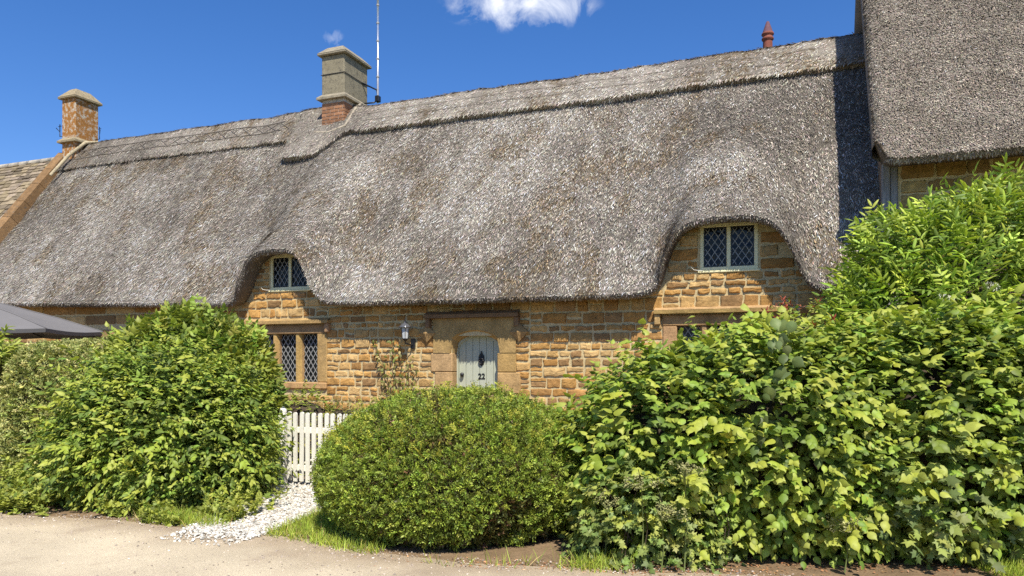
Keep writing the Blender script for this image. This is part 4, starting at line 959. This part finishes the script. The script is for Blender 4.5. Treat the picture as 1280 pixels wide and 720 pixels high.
# --- bramble and seeding hogweed at the foot of the hazel
BR = [ell(1.15, 5.92, .25, .62, .34, .55), ell(.85, 6.0, .35, .32, .3, .42)]
br = plant('bramble', 'bramble with small pale green leaves sprawling between clipped dome and hazel', 'bramble', at(1.1, 5.9))
mb = MB(); P, N = shell(BR, 620, 0, .18, 6, .25, zmin=.03); shoots(mb, P, N, MAPLE, .055, [(.10, .17, .05, 3), (.16, .22, .06, 2), (.07, .12, .03, 2)], nl=5, length=.16); fin(mb, 'foliage', M['leaf'], br)
mb = MB(); stems(mb, BR, 9, r=.006)
for _ in range(8):
    a = at(.75 + rng.random() * .9, 5.75, 0); mb.tube([a, a + [.05, -.03, .3], a + rng.normal(0, .12, 3) + [0, -.12, .62]], [.005, .004, .003], k=4)
fin(mb, 'stems', M['bark'], br)
for i, (X, Y, z, h) in enumerate(((.98, 5.62, .62, .2), (1.12, 5.55, .40, .17), (1.3, 5.58, .72, .16), (.72, 5.78, .45, .12), (2.5, 5.55, .3, .13))):
    u_ = plant('seeding_umbel', ['tallest cream seed umbel rising in front of the hazel', 'broad cream seed umbel lowest in the bramble', 'cream seed umbel against the hazel leaves, right of the tallest', 'small seed umbel beside the clipped dome', 'seed umbel standing alone under the hazel further right'][i], 'wildflower', at(X, Y), 'seed heads at the foot of the hazel')
    mb = MB(); c0 = at(X, Y, 0); tp = at(X, Y - .02, z); mb.tube([c0, (c0 + tp) / 2 + [.015, 0, 0], tp], [.006, .005, .004], (.14, .17, .05), 5); hd = []
    for _ in range(13):
        q = tp + np.append(rng.normal(0, h * .5, 2), rng.uniform(.02, .12)); mb.tube([tp, q], [.003, .002], (.16, .18, .06), 4); hd.append(q)
    hd = np.array(hd); P = (hd[:, None] + rng.normal(0, .016, (13, 16, 3))).reshape(-1, 3); pebbles(mb, P, .007, .011, np.tile((.34, .33, .14), (len(P), 1)) * np.exp(rng.normal(0, .25, (len(P), 1)))); fin(mb, 'seed_or_flower_head', M['petal'], u_)  # a seed head with its stalk and rays, no open flowers

# --- clipped dome in the middle
DM = [ell(-.53, 7.16, .50, 1.30, 1.22, .77, 1.98)]
dmo = plant('clipped_dome_bush', 'low rounded clipped bush of tiny olive green leaves beside the white gravel', 'bush', at(-.58, 7.16))
PAL_D = [(.112, .185, .027, 4), (.085, .145, .024, 3), (.145, .215, .032, 2.4), (.045, .07, .014, 2)]
def sprigs(mb, P, N, pal, size, length, pairs=4, tm=NEEDLE, jit=.5, up=.25, var=.2):
    k = len(P); D = norm(N * .75 + UP * up + rng.normal(0, jit, (k, 3))); nn = norm(N * .5 + UP * .5 + rng.normal(0, .6, (k, 3))); nn = norm(nn - D * (nn * D).sum(1, keepdims=True)); S = np.cross(D, nn); L = length * rng.uniform(.6, 1.3, (k, 1)); base = pick(pal, k, var)
    V, DD, NN, CC = [], [], [], []
    for j in range(pairs):
        for sg in (-1, 1):
            V.append(P + D * L * (j + .3) / pairs); DD.append(D * .7 + S * sg + rng.normal(0, .25, (k, 3))); NN.append(nn + rng.normal(0, .45, (k, 3))); CC.append(base * (.9 + .3 * j / pairs))
    K = np.concatenate(V); mb.inst(tm[0], tm[1], K, np.concatenate(DD), np.concatenate(NN), size * np.exp(rng.normal(0, .2, len(K))), np.clip(np.concatenate(CC), .004, .8), smooth=False)
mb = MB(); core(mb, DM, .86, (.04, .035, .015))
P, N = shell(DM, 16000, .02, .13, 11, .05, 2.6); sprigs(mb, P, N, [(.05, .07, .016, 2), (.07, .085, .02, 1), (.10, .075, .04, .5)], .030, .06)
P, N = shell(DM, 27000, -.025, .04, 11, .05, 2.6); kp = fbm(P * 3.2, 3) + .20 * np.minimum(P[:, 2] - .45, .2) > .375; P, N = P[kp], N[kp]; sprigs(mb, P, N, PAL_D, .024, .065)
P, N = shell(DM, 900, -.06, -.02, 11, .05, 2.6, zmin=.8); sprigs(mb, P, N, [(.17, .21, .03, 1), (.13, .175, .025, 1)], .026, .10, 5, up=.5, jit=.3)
fin(mb, 'foliage', M['leaf_small'], dmo)
mb = MB(); stems(mb, DM, 12, r=.01); fin(mb, 'stems', M['bark'], dmo)

# --- hornbeam bush left of the gate, with a taller bush behind
HB = [ell(-3.92, 8.55, .60, 1.05, .88, 1.05, 2.3), ell(-4.42, 8.65, .42, .80, .82, .72, 2.3)]
hb = plant('hornbeam_bush', 'broad leafy hornbeam bush immediately left of the white picket gate', 'bush', at(-4.1, 8.5))
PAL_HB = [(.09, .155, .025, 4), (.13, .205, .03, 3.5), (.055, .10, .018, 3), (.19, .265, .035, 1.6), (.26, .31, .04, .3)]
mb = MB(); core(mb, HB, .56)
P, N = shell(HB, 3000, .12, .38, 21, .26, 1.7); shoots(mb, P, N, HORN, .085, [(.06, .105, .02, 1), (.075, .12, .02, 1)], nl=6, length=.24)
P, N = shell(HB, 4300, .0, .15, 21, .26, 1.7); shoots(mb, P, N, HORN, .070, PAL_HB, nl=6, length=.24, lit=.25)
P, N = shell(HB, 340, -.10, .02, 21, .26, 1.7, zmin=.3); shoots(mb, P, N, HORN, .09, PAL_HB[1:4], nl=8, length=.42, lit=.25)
fin(mb, 'foliage', M['leaf'], hb); mb = MB(); stems(mb, HB, 20); fin(mb, 'stems', M['bark'], hb)
TB = [ell(-4.30, 9.75, 1.12, 1.08, .75, 1.10, 2.5), ell(-3.75, 9.5, .95, .7, .6, .85), ell(-5.0, 9.7, .9, .55, .55, .95)]
tb = plant('elder_bush', 'taller rounded bush rising behind the hornbeam under the cottage eaves', 'bush', at(-4.35, 9.7))
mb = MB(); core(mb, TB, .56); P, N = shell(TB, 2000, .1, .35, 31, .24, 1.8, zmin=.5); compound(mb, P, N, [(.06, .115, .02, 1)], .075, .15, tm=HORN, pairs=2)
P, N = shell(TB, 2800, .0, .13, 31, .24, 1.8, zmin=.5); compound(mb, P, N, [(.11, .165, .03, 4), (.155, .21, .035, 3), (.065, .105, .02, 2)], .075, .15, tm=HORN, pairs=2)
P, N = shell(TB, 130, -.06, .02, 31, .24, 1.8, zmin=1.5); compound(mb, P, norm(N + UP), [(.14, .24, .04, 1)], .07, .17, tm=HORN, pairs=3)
fin(mb, 'foliage', M['leaf'], tb); mb = MB(); stems(mb, TB, 10, r=.015); fin(mb, 'stems', M['bark'], tb)

# --- two clipped hedges at the far left
for i, (X0, X1, lab) in enumerate(((-8.6, -6.35, 'clipped small leaved hedge cut off by the left edge of the photo'), (-6.30, -4.9, 'clipped small leaved hedge between the other hedge and the hornbeam'))):
    HG = [ell((X0 + X1) / 2, 9.75, .86, (X1 - X0) / 2 + .03, .85, .93, 4.0)]
    h_ = plant('clipped_hedge', lab, 'hedge', at((X0 + X1) / 2, 9.75), 'clipped hedges at the left')
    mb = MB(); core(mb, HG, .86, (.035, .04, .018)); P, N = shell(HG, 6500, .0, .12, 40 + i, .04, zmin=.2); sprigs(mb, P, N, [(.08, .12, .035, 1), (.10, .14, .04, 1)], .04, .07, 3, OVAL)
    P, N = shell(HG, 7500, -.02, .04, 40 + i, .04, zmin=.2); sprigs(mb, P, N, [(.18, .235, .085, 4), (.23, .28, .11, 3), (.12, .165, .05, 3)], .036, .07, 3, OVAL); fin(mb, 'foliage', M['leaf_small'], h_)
    mb = MB(); stems(mb, HG, 8); fin(mb, 'stems', M['bark'], h_)
# a sapling with narrow leaves at the far left
sp_ = plant('young_shrub', 'young shrub with narrow light leaves at the left edge over the clipped hedge', 'shrub', at(-6.35, 9.15))
SQ = [ell(-6.38, 9.2, 1.72, .20, .16, .26)]
mb = MB(); P, N = shell(SQ, 60, 0, .1, 9, .2); shoots(mb, P, norm(N + UP * .6), LANCE, .12, [(.15, .24, .04, 1), (.2, .28, .05, 1)], nl=5, length=.18, up=.5); fin(mb, 'foliage', M['leaf'], sp_)
mb = MB(); c0 = at(-6.38, 9.2, 0); mb.tube([c0, c0 + [.02, 0, .9], c0 + [0, 0, 1.75]], [.012, .01, .006]); fin(mb, 'stems', M['bark'], sp_)

# --- low plants by the window and gate
for (X, Y, z, rx, ry, rz, tm, sz, pal, nm_, lab, n_) in (
    (-2.95, 10.35, .55, .62, .4, .62, HORN, .055, [(.16, .21, .035, 2), (.11, .17, .03, 2)], 'border_shrub', 'small yellow green border shrub below the stone mullioned window', 420),
    (-2.25, 10.3, .50, .55, .35, .56, LANCE, .06, [(.16, .17, .10, 2), (.12, .13, .08, 2), (.10, .14, .05, 1)], 'grey_leaved_shrub', 'low grey leaved border shrub behind the gate top', 460),
    (-1.3, 10.6, .35, .7, .35, .45, HORN, .05, [(.11, .17, .03, 2), (.15, .2, .05, 1)], 'border_perennial', 'low green perennial along the wall left of the door', 300)):
    E_ = [ell(X, Y, z, rx, ry, rz)]; o_ = plant(nm_, lab, 'shrub', at(X, Y)); mb = MB(); core(mb, E_, .75); P, N = shell(E_, n_, 0, .15, 3, .25); shoots(mb, P, norm(N + UP * .4), tm, sz, pal, nl=6, length=.16, up=.5); fin(mb, 'foliage', M['leaf'], o_); mb = MB(); stems(mb, E_, 6, r=.008); fin(mb, 'stems', M['bark'], o_)
# --- climber on the wall by the lantern
cl = plant('wall_climber', 'sparse climber with pale leaves on the stone wall below the lantern', 'climber', (-1.55, -.05, .0))
mb = MB(); lf = []
for x0, x1, z1 in ((-1.5, -1.95, 1.93), (-1.5, -1.62, 1.98), (-1.5, -1.42, 1.85), (-1.5, -1.22, 1.62), (-1.45, -1.12, 1.40), (-1.5, -1.8, 1.6)):
    a = np.linspace(0, 1, 14); X = x0 + (x1 - x0) * a ** 1.3 + .03 * np.sin(a * 17 + x1 * 9); Z = z1 * a; Pp = np.stack([X, np.full(14, -.06), Z], -1); mb.tube(Pp, np.linspace(.012, .004, 14), (.20, .15, .09), 5)
    for p in Pp[6:]:
        for _ in range(4): lf.append(p + rng.normal(0, .05, 3) * [1, .3, 1] + [0, -.03, 0])
fin(mb, 'stems', M['bark'], cl)
mb = MB(); lf = np.array(lf); k = len(lf); mb.inst(HORN[0], HORN[1], lf, rng.normal(0, .5, (k, 3)) + [0, -.3, -.7], rng.normal(0, .4, (k, 3)) + [.2, -1, .5], .07 * np.exp(rng.normal(0, .2, k)), pick([(.11, .15, .04, 2), (.17, .18, .08, 1.5), (.08, .11, .03, 2)], k)); fin(mb, 'leaves', M['leaf'], cl)

# ------------------------------------------------------------------ weeds and grass along the lane (ground cover)
def scatter(poly_f, k):
    return poly_f(k)
k = 3800; u = rng.uniform(-5.8, .1, k); y = lane_edge(u) + .02 + np.abs(rng.normal(0, .42, k)); dens = fbm(np.stack([u * 1.6, y * 1.6, u * 0], 1), 3) + np.where(u < -2.2, .12, -.02); kp = (dens > .44) & (y < -4.6); u, y = u[kp], y[kp]; k = len(u)
P = np.stack([u, y, rng.uniform(0, .16, k) * np.clip(1.3 * (y - lane_edge(u)) + .35, .2, 1.3) * np.where(u < -2.2, 2.3, .9)], 1)
mb = MB(); shoots(mb, P, norm(rng.normal(0, .5, (k, 3)) + UP + [.1, -.35, 0]), MAPLE, .045, [(.16, .23, .045, 3), (.22, .29, .05, 3), (.09, .14, .03, 2)], nl=6, length=.11, up=.4, droop=.2)
tag(mb.build('weeds', M['leaf']), 'low green weeds and nettles spreading along the lane under the left bushes', 'weeds', kind='stuff')
def grass(name, label, u, y, h, pal, wd=.006, lean=.45):
    k = len(u); P = np.stack([u, y, np.full(k, .004)], 1); D = norm(UP + rng.normal(0, lean, (k, 3)) * [1, 1, .2]); N = norm(rng.normal(size=(k, 3))); hh = h * rng.uniform(.5, 1.3, k)
    mb = MB(); mb.inst(BLADE[0], BLADE[1], P, D, N, np.stack([np.full(k, wd) * rng.uniform(.7, 1.3, k), hh], 1), pick(pal, k, .2)); tag(mb.build(name, M['leaf']), label, 'grass', kind='stuff')
PAL_G = [(.15, .25, .035, 3), (.21, .31, .045, 3), (.10, .16, .03, 2), (.30, .29, .12, .5)]
k = 13000; u = rng.uniform(.2, 2.0, k); y = rng.uniform(-6.5, -4.6, k); l, rr = path_lr(y)
kp = (u > rr + .0 + .06 * rng.random(k)) & (y > lane_edge(u) - .06 + .12 * rng.random(k)) & (np.hypot(u - 2.10, y + 5.24) > 1.05) & (fbm(np.stack([u * 4, y * 4, u * 0], 1), 2) > .30)
grass('grass', 'bright green grass tuft between the white gravel and the clipped dome', u[kp], y[kp], .09, PAL_G)
k = 1400; u = np.concatenate([rng.normal(-.62, .16, k), rng.normal(-.1, .12, k // 3)]); y = np.concatenate([rng.normal(-6.02, .10, k), rng.normal(-6.1, .07, k // 3)])
grass('grass', 'grass clump at the edge of the lane under the hornbeam', u, y, .11, PAL_G)
k = 5200; a = at(0, 0); X = rng.uniform(3.55, 5.2, k); Y = rng.uniform(5.0, 5.75, k); pts = np.array([at(x_, y_) for x_, y_ in zip(X, Y)]); kp = Y > 5.28 - .1 * (X - 3.6)
grass('grass', 'grass verge in the lower right corner beneath the maple', pts[kp, 0], pts[kp, 1], .10, PAL_G)
k = 420; X = np.concatenate([rng.normal(.62, .12, k), rng.normal(-.1, .35, k // 6)]); Y = np.concatenate([rng.normal(5.68, .08, k), rng.normal(5.75, .06, k // 6)]); pts = np.array([at(x_, y_) for x_, y_ in zip(X, Y)])
grass('grass', 'thin grass tuft on bare soil at the foot of the bramble', pts[:, 0], pts[:, 1], .12, PAL_G)
# dead leaves and twigs on the bare soil under the bushes
k = 1500; X = rng.uniform(-1.6, 4.5, k); Y = 5.62 + rng.normal(0, .12, k) + .05 * np.abs(X - 1); pts = np.array([at(x_, y_, .012) for x_, y_ in zip(X, Y)])
mb = MB(); mb.inst(OVAL[0], OVAL[1], pts, rng.normal(size=(k, 3)) * [1, 1, .1], UP + rng.normal(0, .35, (k, 3)), rng.uniform(.012, .035, k), pick([(.22, .14, .07, 2), (.30, .21, .12, 1), (.12, .08, .04, 1)], k)); tag(mb.build('leaf_litter', M['bark'] if False else M['petal']), 'brown dead leaves lying on bare soil along the lane', 'leaf litter', kind='stuff')
